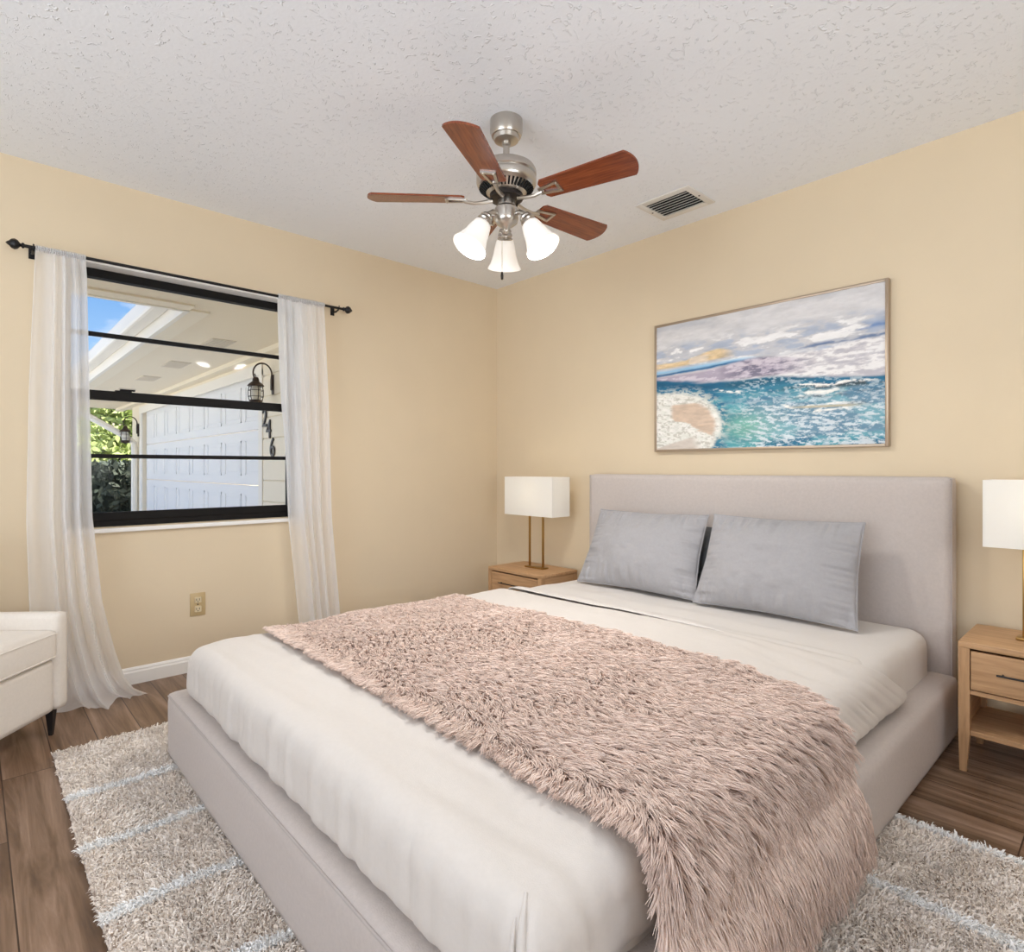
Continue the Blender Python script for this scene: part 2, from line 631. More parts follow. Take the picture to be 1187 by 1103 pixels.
def strands(name, root, nrm, comb, length, lift, width, nseg, mat, parent, tint, sides=3, curl=None):
    """tapering hairs: leave along the normal, bend over into the comb direction"""
    N = len(root)
    t = np.linspace(0, 1, nseg + 1)
    h = (t - 0.62 * t * t) * 1.4
    g = 0.35 * t + 0.65 * t ** 1.5
    P = (root[:, None, :] + nrm[:, None, :] * (length * lift)[:, None, None] * h[None, :, None]
         + comb[:, None, :] * length[:, None, None] * g[None, :, None])
    if curl is not None:
        P = P + curl[:, None, :] * (np.sin(t * PI) * 1.0)[None, :, None]
    d = P[:, -1] - P[:, 0]
    d /= np.linalg.norm(d, axis=1, keepdims=True) + 1e-9
    rnd = RNG.normal(size=(N, 3))
    a = np.cross(d, rnd)
    a /= np.linalg.norm(a, axis=1, keepdims=True) + 1e-9
    b = np.cross(d, a)
    w = width[:, None] * (1 - 0.8 * t[None, :] ** 2)
    V = []
    if sides == 2:
        V = np.stack([P + a[:, None, :] * w[..., None], P - a[:, None, :] * w[..., None]], 2)
    else:
        ang = [2 * PI * k / sides for k in range(sides)]
        V = np.stack([P + (a[:, None, :] * math.cos(q) + b[:, None, :] * math.sin(q)) * w[..., None] for q in ang], 2)
    base = (np.arange(N) * (nseg + 1) * sides)[:, None]
    quads = []
    for i in range(nseg):
        for k in range(sides if sides > 2 else 1):
            k2 = (k + 1) % sides
            quads.append([i * sides + k, i * sides + k2, (i + 1) * sides + k2, (i + 1) * sides + k])
    F = (base[:, None, :] + np.array(quads)[None, :, :]).reshape(-1, 4)
    T = np.repeat(tint, (nseg + 1) * sides)
    return raw_mesh(name, V.reshape(-1, 3), F, mat, parent, True, T)


def rounded_shell(lo, hi, r, step, faces='xXyYzZ', disp=None):
    """rounded box surface as (V, F): lower-case letter = low side, upper-case = high side"""
    lo, hi = np.array(lo, float), np.array(hi, float)
    n = [max(2, int(math.ceil((hi[i] - lo[i]) / step))) for i in range(3)]
    ax = [np.linspace(lo[i], hi[i], n[i] + 1) for i in range(3)]
    keys, V, F = {}, [], []

    def vid(ix):
        if ix not in keys:
            keys[ix] = len(V)
            V.append([ax[i][ix[i]] for i in range(3)])
        return keys[ix]
    for ch in faces:
        k = 'xyz'.index(ch.lower())
        fixed = n[k] if ch.isupper() else 0
        i, j = [(1, 2), (2, 0), (0, 1)][k]
        for p in range(n[i]):
            for q in range(n[j]):
                quad = []
                for dp, dq in ((0, 0), (1, 0), (1, 1), (0, 1)):
                    ix = [0, 0, 0]
                    ix[k], ix[i], ix[j] = fixed, p + dp, q + dq
                    quad.append(vid(tuple(ix)))
                F.append(quad if ch.isupper() else quad[::-1])
    V = np.array(V)
    rr = np.broadcast_to(np.array(r, float), (3,))
    c = np.clip(V, lo + rr, hi - rr)
    d = (V - c) / rr
    ln = np.linalg.norm(d, axis=1, keepdims=True)
    nrm = d / np.maximum(ln, 1e-9)
    V2 = np.where(ln > 1e-9, c + nrm * rr, V)
    if disp is not None:
        V2 = disp(V2, nrm)
    return V2, np.array(F)


def shell_obj(name, lo, hi, r, step, mat, parent=None, faces='xXyYzZ', disp=None):
    V, F = rounded_shell(lo, hi, r, step, faces, disp)
    return raw_mesh(name, V, F, mat, parent, True)


# ================================================================== SETTING
X1, Y1 = 4.9, -5.3      # far sides of the room (behind the camera)
WT = 0.15
WIN = dict(y0=-2.66, y1=-1.54, z0=0.775, z1=2.04)


def struct(name, mb, mat, smooth=False):
    o = mb.build(name, mat, None, smooth)
    o['kind'] = 'structure'
    return o


struct('floor', MB().box((-0.0, Y1, -0.12), (X1, 0, 0)), M['floor'])
struct('ceiling', MB().box((-WT, Y1 - WT, H), (X1 + WT, WT, H + 0.15)), M['ceiling'])
struct('wall_back', MB().box((-WT, 0, -0.12), (X1 + WT, WT, H)), M['wall'])
w = WIN
wl = MB()
wl.box((-WT, Y1, -0.12), (0, w['y0'], H)).box((-WT, w['y1'], -0.12), (0, 0, H))
wl.box((-WT, w['y0'], -0.12), (0, w['y1'], w['z0'])).box((-WT, w['y0'], w['z1']), (0, w['y1'], H))
struct('wall_left', wl, M['wall'])
wf = MB()
wf.box((-WT, Y1 - WT, -0.12), (1.1, Y1, H)).box((3.9, Y1 - WT, -0.12), (X1 + WT, Y1, H)).box((1.1, Y1 - WT, 2.3), (3.9, Y1, H))
struct('wall_front', wf, M['wall'])
wr = MB()
wr.box((X1, Y1, -0.12), (X1 + WT, -3.5, H)).box((X1, -1.7, -0.12), (X1 + WT, 0, H))
wr.box((X1, -3.5, -0.12), (X1 + WT, -1.7, 0.6)).box((X1, -3.5, 2.15), (X1 + WT, -1.7, H))
struct('wall_right', wr, M['wall'])


def baseboard(name, a, b, nrm):
    """profiled board along the foot of a wall from a to b, standing off along nrm"""
    prof = [(0, 0), (0.014, 0), (0.014, 0.058), (0.010, 0.066), (0.010, 0.072), (0.005, 0.080), (0, 0.082)]
    bm = MB()
    r = []
    for p in (a, b):
        r.append([bm.bm.verts.new((p[0] + nrm[0] * u, p[1] + nrm[1] * u, z)) for u, z in prof])
    n = len(prof)
    for i in range(n):
        bm.bm.faces.new((r[0][i], r[0][(i + 1) % n], r[1][(i + 1) % n], r[1][i]))
    bm.bm.faces.new(r[0]); bm.bm.faces.new(r[1][::-1])
    return struct(name, bm, M['white_paint'])


baseboard('baseboard_left', (0, Y1), (0, 0), (1, 0))
baseboard('baseboard_back', (0, 0), (X1, 0), (0, -1))
baseboard('baseboard_right', (X1, -0.0), (X1, Y1), (-1, 0))

# ---- window in the left wall
win = empty('window_1', (0, (w['y0'] + w['y1']) / 2, w['z0']), kind='structure')
wy = (w['y0'] + w['y1']) / 2


def wpart(name, mb, mat, smooth=False):
    o = mb.build(name, mat, win, smooth)
    o.location = (0, -wy, -w['z0'])
    return o


wpart('reveal', MB().box((-0.09, w['y0'], w['z1'] - 0.004), (0.001, w['y1'], w['z1'] + 0.006))
      .box((-0.09, w['y0'] - 0.006, w['z0']), (0.001, w['y0'] + 0.004, w['z1']))
      .box((-0.09, w['y1'] - 0.004, w['z0']), (0.001, w['y1'] + 0.006, w['z1'])), M['white_paint'])
wpart('sill', MB().box((-0.12, w['y0'] - 0.0, w['z0'] - 0.022), (0.022, w['y1'] + 0.0, w['z0'] - 0.002), 0.004), M['white_paint'])
fr = MB()
fr.box((-0.13, w['y0'], 1.995), (-0.085, w['y1'], w['z1'] - 0.004))
fr.box((-0.13, w['y0'], w['z0'] - 0.002), (-0.075, w['y1'], 0.812))
fr.box((-0.13, w['y0'] + 0.004, w['z0']), (-0.085, w['y0'] + 0.034, w['z1'] - 0.004))
fr.box((-0.13, w['y1'] - 0.034, w['z0']), (-0.085, w['y1'] - 0.004, w['z1'] - 0.004))
wpart('window_frame', fr, M['black_metal'])
us = MB()
us.box((-0.125, w['y0'] + 0.03, 1.40), (-0.098, w['y1'] - 0.03, 1.44))
wpart('upper_sash', us, M['black_metal'])
wpart('upper_glass', MB().box((-0.113, w['y0'] + 0.03, 1.43), (-0.110, w['y1'] - 0.03, 2.0)), M['glass'])
wpart('muntin', MB().box((-0.12, w['y0'] + 0.03, 1.711), (-0.098, w['y1'] - 0.03, 1.731)), M['black_metal'])
ls = MB()
ls.box((-0.098, w['y0'] + 0.03, 1.397), (-0.07, w['y1'] - 0.03, 1.443), 0.003)
ls.box((-0.098, w['y0'] + 0.03, 0.805), (-0.07, w['y1'] - 0.03, 0.846), 0.003)
ls.box((-0.098, w['y0'] + 0.03, 0.81), (-0.072, w['y0'] + 0.055, 1.42))
ls.box((-0.098, w['y1'] - 0.055, 0.81), (-0.072, w['y1'] - 0.03, 1.42))
wpart('lower_sash', ls, M['black_metal'])
wpart('lower_glass', MB().box((-0.086, w['y0'] + 0.05, 0.84), (-0.083, w['y1'] - 0.05, 1.40)), M['glass'])
wpart('muntin', MB().box((-0.095, w['y0'] + 0.05, 1.112), (-0.072, w['y1'] - 0.05, 1.132)), M['black_metal'])
la = MB().box((-0.092, -2.45, 1.443), (-0.072, -2.38, 1.449)).box((-0.088, -2.43, 1.449), (-0.074, -2.365, 1.457), 0.002)
wpart('latch', la, M['black_metal'])

# ---- invented openings behind the camera, put in for the fill lamps
w2 = MB()
for xx in (1.1, 2.46, 3.84):
    w2.box((xx, Y1 - 0.11, 0), (xx + 0.06, Y1 - 0.05, 2.3))
w2.box((1.1, Y1 - 0.11, 2.24), (3.9, Y1 - 0.05, 2.3)).box((1.1, Y1 - 0.11, 0.0), (3.9, Y1 - 0.05, 0.05))
struct('added_opening_front', w2, M['white_paint'])
w3 = MB()
for yy in (-3.5, -2.63, -1.76):
    w3.box((X1 + 0.05, yy, 0.6), (X1 + 0.11, yy + 0.06, 2.15))
w3.box((X1 + 0.05, -3.5, 0.6), (X1 + 0.11, -1.7, 0.66)).box((X1 + 0.05, -3.5, 2.09), (X1 + 0.11, -1.7, 2.15))
struct('added_opening_right', w3, M['white_paint'])

# ================================================================== OUTSIDE: the wing with the garage
SZ = 2.08           # underside of the eaves
YW, YE = -1.05, -1.95  # wing wall, wing eave
XE = -0.75          # eave over the bedroom window
GX0, GX1 = -6.98, -2.02   # garage door opening
struct('driveway', MB().box((-40, -30, -0.3), (-WT, 12, -0.15)), M['concrete'])
gar = empty('garage_wing', (-4.5, YW, -0.15), label='white garage wing of the house seen through the window', cat='building')


def gpart(name, mb, mat, smooth=False, parent=None):
    o = mb.build(name, mat, parent or gar, smooth)
    if parent is None:
        o.location = (4.5, -YW, 0.15)
    return o


gpart('wall', MB().box((GX1, YW, -0.15), (-WT, YW + 0.2, SZ + 0.02)).box((GX0 - 0.75, YW, -0.15), (GX0, YW + 0.2, SZ + 0.02))
      .box((GX0, YW, 1.93), (GX1, YW + 0.2, SZ + 0.02)).box((GX0 - 0.75, YW + 0.2, -0.15), (GX0 - 0.55, 6, SZ)), M['ext_trim'])
sd = MB()
for k in range(12):
    sd.box((GX1 + 0.07, YW - 0.012, -0.15 + k * 0.185), (-WT, YW + 0.002, -0.15 + k * 0.185 + 0.178), 0.004, 1)
gpart('siding', sd, M['ext_trim'])
gpart('door_trim', MB().box((GX1 - 0.02, YW - 0.02, -0.15), (GX1 + 0.07, YW, 1.95)).box((GX0 - 0.11, YW - 0.02, -0.15), (GX0 + 0.02, YW, 1.95))
      .box((GX0 - 0.11, YW - 0.025, 1.90), (GX1 + 0.07, YW, 2.0)), M['ext_white'])
gpart('soffit', MB().box((GX0 - 1.6, YE, SZ), (-WT, YW + 0.3, SZ + 0.03)).box((XE, -7, SZ), (-WT, YE, SZ + 0.03)), M['ext_soffit'])
fa = MB().box((GX0 - 1.6, YE - 0.03, SZ - 0.02), (XE, YE, SZ + 0.16)).box((XE - 0.03, -7, SZ - 0.02), (XE, YE - 0.03, SZ + 0.16))
gpart('fascia', fa, M['ext_white'])
gu = MB().box((GX0 - 1.6, YE - 0.14, SZ + 0.06), (XE - 0.03, YE - 0.03, SZ + 0.19), 0.02)
gpart('gutter', gu, M['ext_white'])
gb = MB().box((GX0 - 1.6, YE - 0.0, SZ - 0.012), (XE, YE + 0.12, SZ)).box((XE, -7, SZ - 0.012), (XE + 0.12, YE, SZ)).box((GX0 - 1.6, YW - 0.1, SZ - 0.04), (-WT, YW, SZ))
gpart('soffit_trim', gb, M['ext_trim'])
rf = MB()
rf.prism([(-1.95 - 0.1, SZ + 0.17), (2.5, 3.6), (2.5, 3.5), (-1.95 + 0.2, SZ + 0.1)], GX0 - 1.65, XE,
         Matrix(((0, 0, 1, 0), (1, 0, 0, 0), (0, 1, 0, 0), (0, 0, 0, 1))))
gpart('roof', rf, M['roof'])  # slab out of view, added to block the sun
for (vx, vy) in ((-1.75, -1.5), (-3.05, -1.5), (-4.25, -1.5), (-5.6, -1.5)):
    v = MB()
    v.box((vx - 0.2, vy - 0.09, SZ - 0.006), (vx + 0.2, vy + 0.09, SZ + 0.001))
    for k in range(7):
        v.box((vx - 0.19, vy - 0.08 + k * 0.024, SZ - 0.011), (vx + 0.19, vy - 0.072 + k * 0.024, SZ - 0.006))
    gpart('soffit_vent', v, M['ext_vent'])
# downspout at the far corner
gx = GX0 - 0.3
gpart('downspout', MB().tube([(gx, YE - 0.06, SZ + 0.08), (gx, YE - 0.06, SZ - 0.05), (gx, YE + 0.1, SZ - 0.14), (gx, YW - 0.16, 1.55),
                              (gx, YW - 0.06, 1.46), (gx, YW - 0.05, 1.3), (gx, YW - 0.05, -0.12)], 0.045, 8), M['ext_white'])

gd = empty('garage_door', (-4.5, YW + 0.06, -0.15), label='white panelled garage door outside the window', cat='garage door')
for r in range(4):
    z0 = -0.15 + r * 0.525
    s = MB().box((GX0 + 0.01, YW + 0.05, z0 + 0.004), (GX1 - 0.01, YW + 0.09, z0 + 0.521), 0.006, 1)
    n = 8
    pw = (GX1 - GX0) / n
    for c in range(n):
        xa = GX0 + c * pw + 0.06
        xb = GX0 + (c + 1) * pw - 0.06
        for q in ((xa, xb, z0 + 0.09, z0 + 0.105), (xa, xb, z0 + 0.42, z0 + 0.435), (xa, xa + 0.015, z0 + 0.09, z0 + 0.435), (xb - 0.015, xb, z0 + 0.09, z0 + 0.435)):
            s.box((q[0], YW + 0.044, q[2]), (q[1], YW + 0.05, q[3]))
        s.box((xa + 0.04, YW + 0.046, z0 + 0.13), (xb - 0.04, YW + 0.05, z0 + 0.395), 0.004, 1)
    o = s.build('door_section', M['ext_door'], gd, False)
    o.location = (4.5, -YW - 0.06, 0.15)


def lantern(x, z, sc, label):
    t = empty('wall_lantern', (x, YW, z), label=label, cat='lantern', group='wall lanterns on the garage wing')
    def at(o):
        o.scale = (sc, sc, sc)
        return o
    pl = MB().box((-0.035, -0.02, -0.10), (0.035, 0.0, 0.10), 0.012, 3).box((-0.022, -0.035, -0.06), (0.022, -0.015, 0.06), 0.008, 2)
    at(pl.build('back_plate', M['bronze'], t))
    arm = []
    for k in range(17):
        a = PI * k / 16 * 1.25 - 0.1
        arm.append((0, -0.115 + 0.09 * math.cos(a), 0.10 + 0.10 * math.sin(a)))
    at(MB().tube([(0, -0.02, 0.02), (0, -0.03, 0.06)] + arm, 0.008, 8).build('arm', M['bronze'], t))
    c = Matrix.Translation((0, -0.18, 0))
    at(MB().tube([(0, -0.19, 0.09), (0, -0.18, 0.06)], 0.005, 6).lathe([(0, 0.055), (0.022, 0.055), (0.03, 0.035), (0.032, 0.015), (0.065, -0.012), (0.078, -0.03), (0.072, -0.036), (0, -0.03)], 28, c).build('cap', M['bronze'], t))
    at(MB().lathe([(0.036, -0.034), (0.05, -0.07), (0.052, -0.12), (0.04, -0.17), (0, -0.17)], 24, c).build('glass', M['lantern_glass'], t))
    cage = MB()
    for k in range(6):
        a = 2 * PI * k / 6
        cage.tube([(math.cos(a) * r, -0.18 + math.sin(a) * r, zz) for r, zz in ((0.06, -0.03), (0.07, -0.08), (0.07, -0.13), (0.056, -0.185))], 0.004, 5)
    for zz, r in ((-0.075, 0.07), (-0.135, 0.07)):
        cage.tube([(math.cos(2 * PI * k / 20) * r, -0.18 + math.sin(2 * PI * k / 20) * r, zz) for k in range(20)], 0.003, 5, True)
    at(cage.build('cage', M['bronze'], t))
    at(MB().lathe([(0, -0.168), (0.056, -0.168), (0.06, -0.19), (0.05, -0.205), (0.02, -0.21), (0, -0.225)], 28, c).build('base', M['bronze'], t))
    return t


lantern(-1.715, 1.785, 0.86, 'bronze caged wall lantern right above the house numbers')
lantern(GX0 - 0.25, 1.66, 1.0, 'small far bronze lantern at the left corner of the garage, before the foliage')


def digit(ch, x, z, label):
    cu = bpy.data.curves.new('house_number', 'FONT')
    cu.body = ch
    cu.size = 0.235
    cu.extrude = 0.006
    cu.align_x = 'CENTER'
    tmp = bpy.data.objects.new('tmp_text', cu)
    COL.objects.link(tmp)
    bpy.context.view_layer.update()
    me = bpy.data.meshes.new_from_object(tmp.evaluated_get(bpy.context.evaluated_depsgraph_get()))
    bpy.data.objects.remove(tmp)
    o = link('house_number', me, M['digit'])
    o.location = (x, YW - 0.02, z)
    o.rotation_euler = (PI / 2, 0, 0)
    tag(o, label, 'house number', 'house numbers on the garage wing')


digit('2', -1.885, 1.43, 'dark metal house number 2, topmost of the three digits')
digit('4', -1.79, 1.325, 'dark metal house number 4, middle of the three digits')
digit('6', -1.705, 1.165, 'dark metal house number 6, lowest of the three digits')


def leaves(name, centre, size, n, leaf, mat, parent, seed, shape='box'):
    rng = np.random.default_rng(seed)
    if shape == 'box':
        p = rng.random((n, 3)) - 0.5
        k = rng.integers(0, 3, n)
        side = rng.choice([-0.5, 0.5], n)
        p[np.arange(n), k] = side * (0.8 + 0.25 * rng.random(n))
    else:
        p = rng.normal(size=(n, 3))
        p /= np.linalg.norm(p, axis=1, keepdims=True)
        p *= (0.5 * (0.72 + 0.3 * rng.random(n)))[:, None]
        p *= (1 + 0.25 * fbm(p[:, 0] * 6 + 9, p[:, 2] * 6 + p[:, 1] * 4 + 9, seed, 3))[:, None]
    p = p * np.array(size) + np.array(centre)
    a = rng.normal(size=(n, 3)); a /= np.linalg.norm(a, axis=1, keepdims=True)
    b = np.cross(a, rng.normal(size=(n, 3))); b /= np.linalg.norm(b, axis=1, keepdims=True)
    s = leaf * (0.6 + 0.8 * rng.random(n))[:, None]
    c = np.cross(a, b)
    V = np.stack([p - a * s, p - b * s * 0.45 + c * s * 0.12, p + a * s, p + b * s * 0.45 + c * s * 0.12], 1).reshape(-1, 3)
    F = np.arange(4 * n).reshape(n, 4)
    return raw_mesh(name, V, F, mat, parent, False, np.repeat(rng.random(n), 4))


def shrub(name, centre, size, n, leaf, mat, core, label, cat, seed, shape='box', trunk_r=0.05):
    t = empty(name, (centre[0], centre[1], -0.15), label=label, cat=cat)
    lf = leaves('foliage', (0, 0, centre[2] + 0.15), size, n, leaf, mat, t, seed, shape)
    z0 = centre[2] + 0.15 - size[2] * 0.45
    MB().tube([(0, 0, 0), (0.03, 0.02, max(z0, 0.2)), (0, 0, centre[2] + 0.15)], [trunk_r, trunk_r * 0.8, trunk_r * 0.5], 8).build('trunk', M['bark'], t)
    if core:
        V, F = rounded_shell([-size[0] * 0.4, -size[1] * 0.4, max(0.02, z0 + size[2] * 0.06)], [size[0] * 0.4, size[1] * 0.4, z0 + size[2] * 0.86], 0.2, 0.25)
        raw_mesh('inner_foliage', V, F, core, t, True, np.full(len(V), 0.2))
    return t


shrub('hedge', (-10.5, -1.6, 0.5), (1.6, 3.4, 1.3), 9000, 0.085, M['leaf_dark'], M['leaf_dark'], 'dark clipped hedge low behind the garage corner', 'hedge', 3)
shrub('bush', (-13.6, -1.4, 1.5), (2.6, 4.8, 3.0), 16000, 0.10, M['leaf'], None, 'bright green sunlit bush above the dark hedge outside', 'bush', 4, 'ball')

nb = empty('neighbouring_house', (-34, 0.5, -0.15), label='small distant house with a pale pink roof under the sky', cat='house')
o = MB().box((-4, -6, 0), (4, 7, 3.4)).build('wall', M['ext_white'], nb, False)
o = MB().prism([(-5, 3.4), (5, 3.4), (0, 6.0)], -6.5, 7.5, Matrix(((1, 0, 0, 0), (0, 0, 1, 0), (0, 1, 0, 0), (0, 0, 0, 1)))).build('roof', M['roof'], nb, False)
shrub('tree', (-46, 0.6, 6.6), (3.6, 3.0, 3.4), 2500, 0.28, M['leaf_dark'], None, 'dark distant tree top above the far pale roof', 'tree', 8, 'ball', 0.2)

# ================================================================== CEILING FAN
FX, FY = 1.671, -1.416
fan = empty('ceiling_fan', (FX, FY, H), label='brushed nickel ceiling fan with five cherry wood blades and three lit shades', cat='ceiling fan')


def fz(z):
    return z - H


MB().lathe([(0, fz(2.44)), (0.064, fz(2.44)), (0.0645, fz(2.392)), (0.058, fz(2.376)), (0.052, fz(2.3755)), (0.048, fz(2.360)), (0.026, fz(2.3535)), (0, fz(2.3535))], 48).build('canopy', M['nickel'], fan)
MB().lathe([(0.018, fz(2.356)), (0.018, fz(2.34)), (0.0125, fz(2.335)), (0.0125, fz(2.285)), (0.024, fz(2.28)), (0.026, fz(2.262))], 28).build('downrod', M['nickel'], fan)
MB().lathe([(0, fz(2.272)), (0.03, fz(2.272)), (0.085, fz(2.265)), (0.112, fz(2.25)), (0.119, fz(2.236)), (0.119, fz(2.222)), (0.113, fz(2.217)),
            (0.113, fz(2.213)), (0.119, fz(2.208)), (0.119, fz(2.19)), (0.114, fz(2.178)), (0.07, fz(2.145)), (0, fz(2.145))], 64).build('motor_housing', M['nickel'], fan)
vs = MB()
for k in range(40):
    a = 2 * PI * k / 40
    mt = Matrix.Rotation(a, 4, 'Z') @ Matrix.Translation((0.094, 0, fz(2.1605))) @ Matrix.Rotation(-math.radians(36.9), 4, 'Y')
    vs.box((-0.016, -0.0035, -0.003), (0.016, 0.0035, 0.001), 0, 1, mt)
vs.build('vent_slots', M['dark_void'], fan, False)
MB().lathe([(0, fz(2.146)), (0.066, fz(2.146)), (0.066, fz(2.128)), (0.04, fz(2.122)), (0, fz(2.122))], 40).build('flywheel', M['dark_nickel'], fan)


def fan_blade_mesh():
    out = []
    r0, r1, w0, w1 = 0.165, 0.545, 0.050, 0.064
    n = 14
    for k in range(n + 1):
        a = -PI / 2 + PI * k / n
        out.append((r1 - 0.03 + 0.03 * math.cos(a) * (1 if abs(a) < 1.57 else 1), w1 * math.sin(a) * 1.0))
    pts = [(r0 + 0.012, -w0), (r1 - 0.026, -w1)] + [(r1 - 0.024 * (2.0 * k / n - 1) ** 2, w1 * (2.0 * k / n - 1)) for k in range(1, n)] + [(r1 - 0.026, w1), (r0 + 0.012, w0), (r0, w0 - 0.014), (r0, -w0 + 0.014)]
    return pts


TILT = math.radians(-12.0)
blade_me = None
iron_me = None
for k in range(5):
    ang = math.radians(13.8 + 72 * k)
    if blade_me is None:
        mt = Matrix.Rotation(TILT, 4, 'X')
        b = MB().prism(fan_blade_mesh(), 0.0, 0.007, mt).build('fan_blade', M['blade'], fan, False)
        ir = MB()
        ir.tube([(0.055, 0, -0.001), (0.09, 0, -0.008), (0.13, 0, -0.012), (0.165, 0, -0.006)], [0.009, 0.008, 0.007, 0.007], 8)
        def bar(p, q, wd=0.006):
            p, q = Vector((p[0], p[1], 0)), Vector((q[0], q[1], 0))
            d = (q - p).normalized()
            s = Vector((-d.y, d.x, 0)) * wd
            vsb = [p - s, q - s, q + s, p + s]
            ir.prism([(v.x, v.y) for v in vsb], -0.006, 0.0, mt)
        bar((0.16, -0.012), (0.235, -0.024)); bar((0.16, 0.012), (0.235, 0.024))
        bar((0.235, -0.030), (0.235, 0.030)); bar((0.160, -0.018), (0.160, 0.018))
        for sx, sy in ((0.235, 0.02), (0.235, -0.02), (0.17, 0)):
            ir.lathe([(0, -0.009), (0.004, -0.008), (0.005, -0.005)], 10, mt @ Matrix.Translation((sx, sy, 0)))
        i_o = ir.build('blade_iron', M['nickel'], fan)
        blade_me, iron_me = b, i_o
    else:
        b = blade_me.copy(); COL.objects.link(b); b.parent = fan
        i_o = iron_me.copy(); COL.objects.link(i_o); i_o.parent = fan
    for o in (b, i_o):
        o.location = (0, 0, fz(2.122))
        o.rotation_euler = (0, 0, ang)

MB().lathe([(0, fz(2.124)), (0.034, fz(2.124)), (0.036, fz(2.10)), (0.046, fz(2.09)), (0.048, fz(2.05)), (0.044, fz(2.035)), (0.028, fz(2.022)), (0.012, fz(2.012)), (0.008, fz(2.0)), (0, fz(1.996))], 40).build('light_kit', M['nickel'], fan)
for k, rel in enumerate((183, 60, -60)):
    ang = math.radians(-42.2 + rel)
    R = Matrix.Rotation(ang, 4, 'Z')
    def P(r, z):
        return R @ Vector((r, 0, fz(z)))
    arm = MB().tube([P(0.036, 2.062), P(0.062, 2.066), P(0.078, 2.055), P(0.086, 2.04)], 0.009, 10)
    axis = Matrix.Translation(P(0.084, 2.046)) @ R @ Matrix.Rotation(-math.radians(30), 4, 'Y')
    arm.lathe([(0.0, 0.0), (0.022, -0.002), (0.026, -0.010), (0.024, -0.016), (0.028, -0.020), (0.030, -0.028), (0.026, -0.033), (0.031, -0.038), (0.031, -0.044), (0, -0.044)], 28, axis)
    arm.build('socket_arm', M['nickel'], fan)
    sh = MB().lathe([(0.022, -0.036), (0.034, -0.045), (0.041, -0.070), (0.048, -0.105), (0.058, -0.135), (0.070, -0.158), (0.068, -0.159), (0.055, -0.135), (0.045, -0.105), (0.038, -0.070), (0.030, -0.048), (0.0, -0.044)], 40, axis)
    sh.build('glass_shade', M['fan_glass'], fan)
pc = MB()
pc.tube([(-0.012, -0.012, fz(2.0)), (-0.012, -0.012, fz(1.84))], 0.0012, 6)
pc.build('pull_chain', M['nickel'], fan)
MB().lathe([(0, fz(1.842)), (0.004, fz(1.84)), (0.006, fz(1.825)), (0.005, fz(1.812)), (0, fz(1.808))], 14, Matrix.Translation((-0.012, -0.012, 0))).build('chain_fob', M['dark_nickel'], fan)
for k, rel in enumerate((183, 60, -60)):
    a = math.radians(-42.2 + rel)
    ax_ = Vector((0.5 * math.cos(a), 0.5 * math.sin(a), -0.866))
    p_ = Vector((FX + 0.084 * math.cos(a), FY + 0.084 * math.sin(a), 2.046)) + ax_ * 0.15
    light('fan_bulb', 'AREA', p_, aim(ax_ + Vector((0, 0, -0.9))), 6.6, (1.0, 0.98, 0.95), shape='DISK', size=0.10)

# ---- ceiling register
ve = empty('ceiling_vent', (1.73, -0.285, H), label='white metal air vent with dark slots in the ceiling', cat='vent')
f = MB()
vx0, vx1, vy0, vy1 = -0.155, 0.155, -0.132, 0.132
ix0, ix1, iy0, iy1 = -0.118, 0.118, -0.092, 0.092
f.box((vx0, vy0, -0.007), (ix0, vy1, 0), 0.002).box((ix1, vy0, -0.007), (vx1, vy1, 0), 0.002).box((ix0, vy0, -0.007), (ix1, iy0, 0), 0.002).box((ix0, iy1, -0.007), (ix1, vy1, 0), 0.002)
f.build('frame', M['vent_white'], ve)
MB().box((ix0, iy0, -0.0015), (ix1, iy1, -0.0005)).build('duct', M['dark_void'], ve, False)
for k in range(7):
    yy = iy0 + 0.013 + k * 0.0262
    MB().box((ix0, -0.0085, -0.001), (ix1, 0.0085, 0.001), 0, 1, Matrix.Translation((0, yy, -0.007)) @ Matrix.Rotation(math.radians(35), 4, 'X')).build('slat', M['vent_white'], ve, False)
for sx in (-1, 1):
    MB().lathe([(0, -0.0095), (0.004, -0.009), (0.005, -0.007)], 12, Matrix.Translation((sx * 0.137, 0, 0))).build('screw', M['dark_nickel'], ve)

# ================================================================== CURTAINS AND ROD
RX, RZ = 0.08, 2.03
rod = empty('curtain_rod', (0, -2.06, RZ), label='thin black curtain rod with ball finials above the window', cat='curtain rod')
yo = 2.06
MB().tube([(RX, -2.80 + yo, 0), (RX, -1.32 + yo, 0)], 0.0075, 12).build('rod', M['rod_black'], rod)
for s, yb in ((-1, -2.80), (1, -1.32)):
    mt = Matrix.Translation((RX, yb + yo, 0)) @ Matrix.Rotation(-s * PI / 2, 4, 'X')
    MB().lathe([(0, -0.004), (0.0075, -0.004), (0.0075, 0.004), (0.012, 0.008), (0.012, 0.013), (0.006, 0.017), (0.010, 0.021), (0.019, 0.028), (0.023, 0.038), (0.019, 0.049), (0.010, 0.057), (0.006, 0.063), (0.0, 0.068)], 24, mt).build('finial', M['rod_black'], rod)
for yb in (-2.775, -1.345):
    MB().box((0.0, yb + yo - 0.012, -0.03), (0.004, yb + yo + 0.012, 0.03)).tube([(0.003, yb + yo, -0.008), (0.05, yb + yo, -0.018), (RX, yb + yo, -0.011)], 0.005, 8).tube([(RX, yb + yo, -0.012), (RX + 0.012, yb + yo, -0.002), (RX + 0.012, yb + yo, 0.012)], 0.003, 8).build('bracket', M['rod_black'], rod)


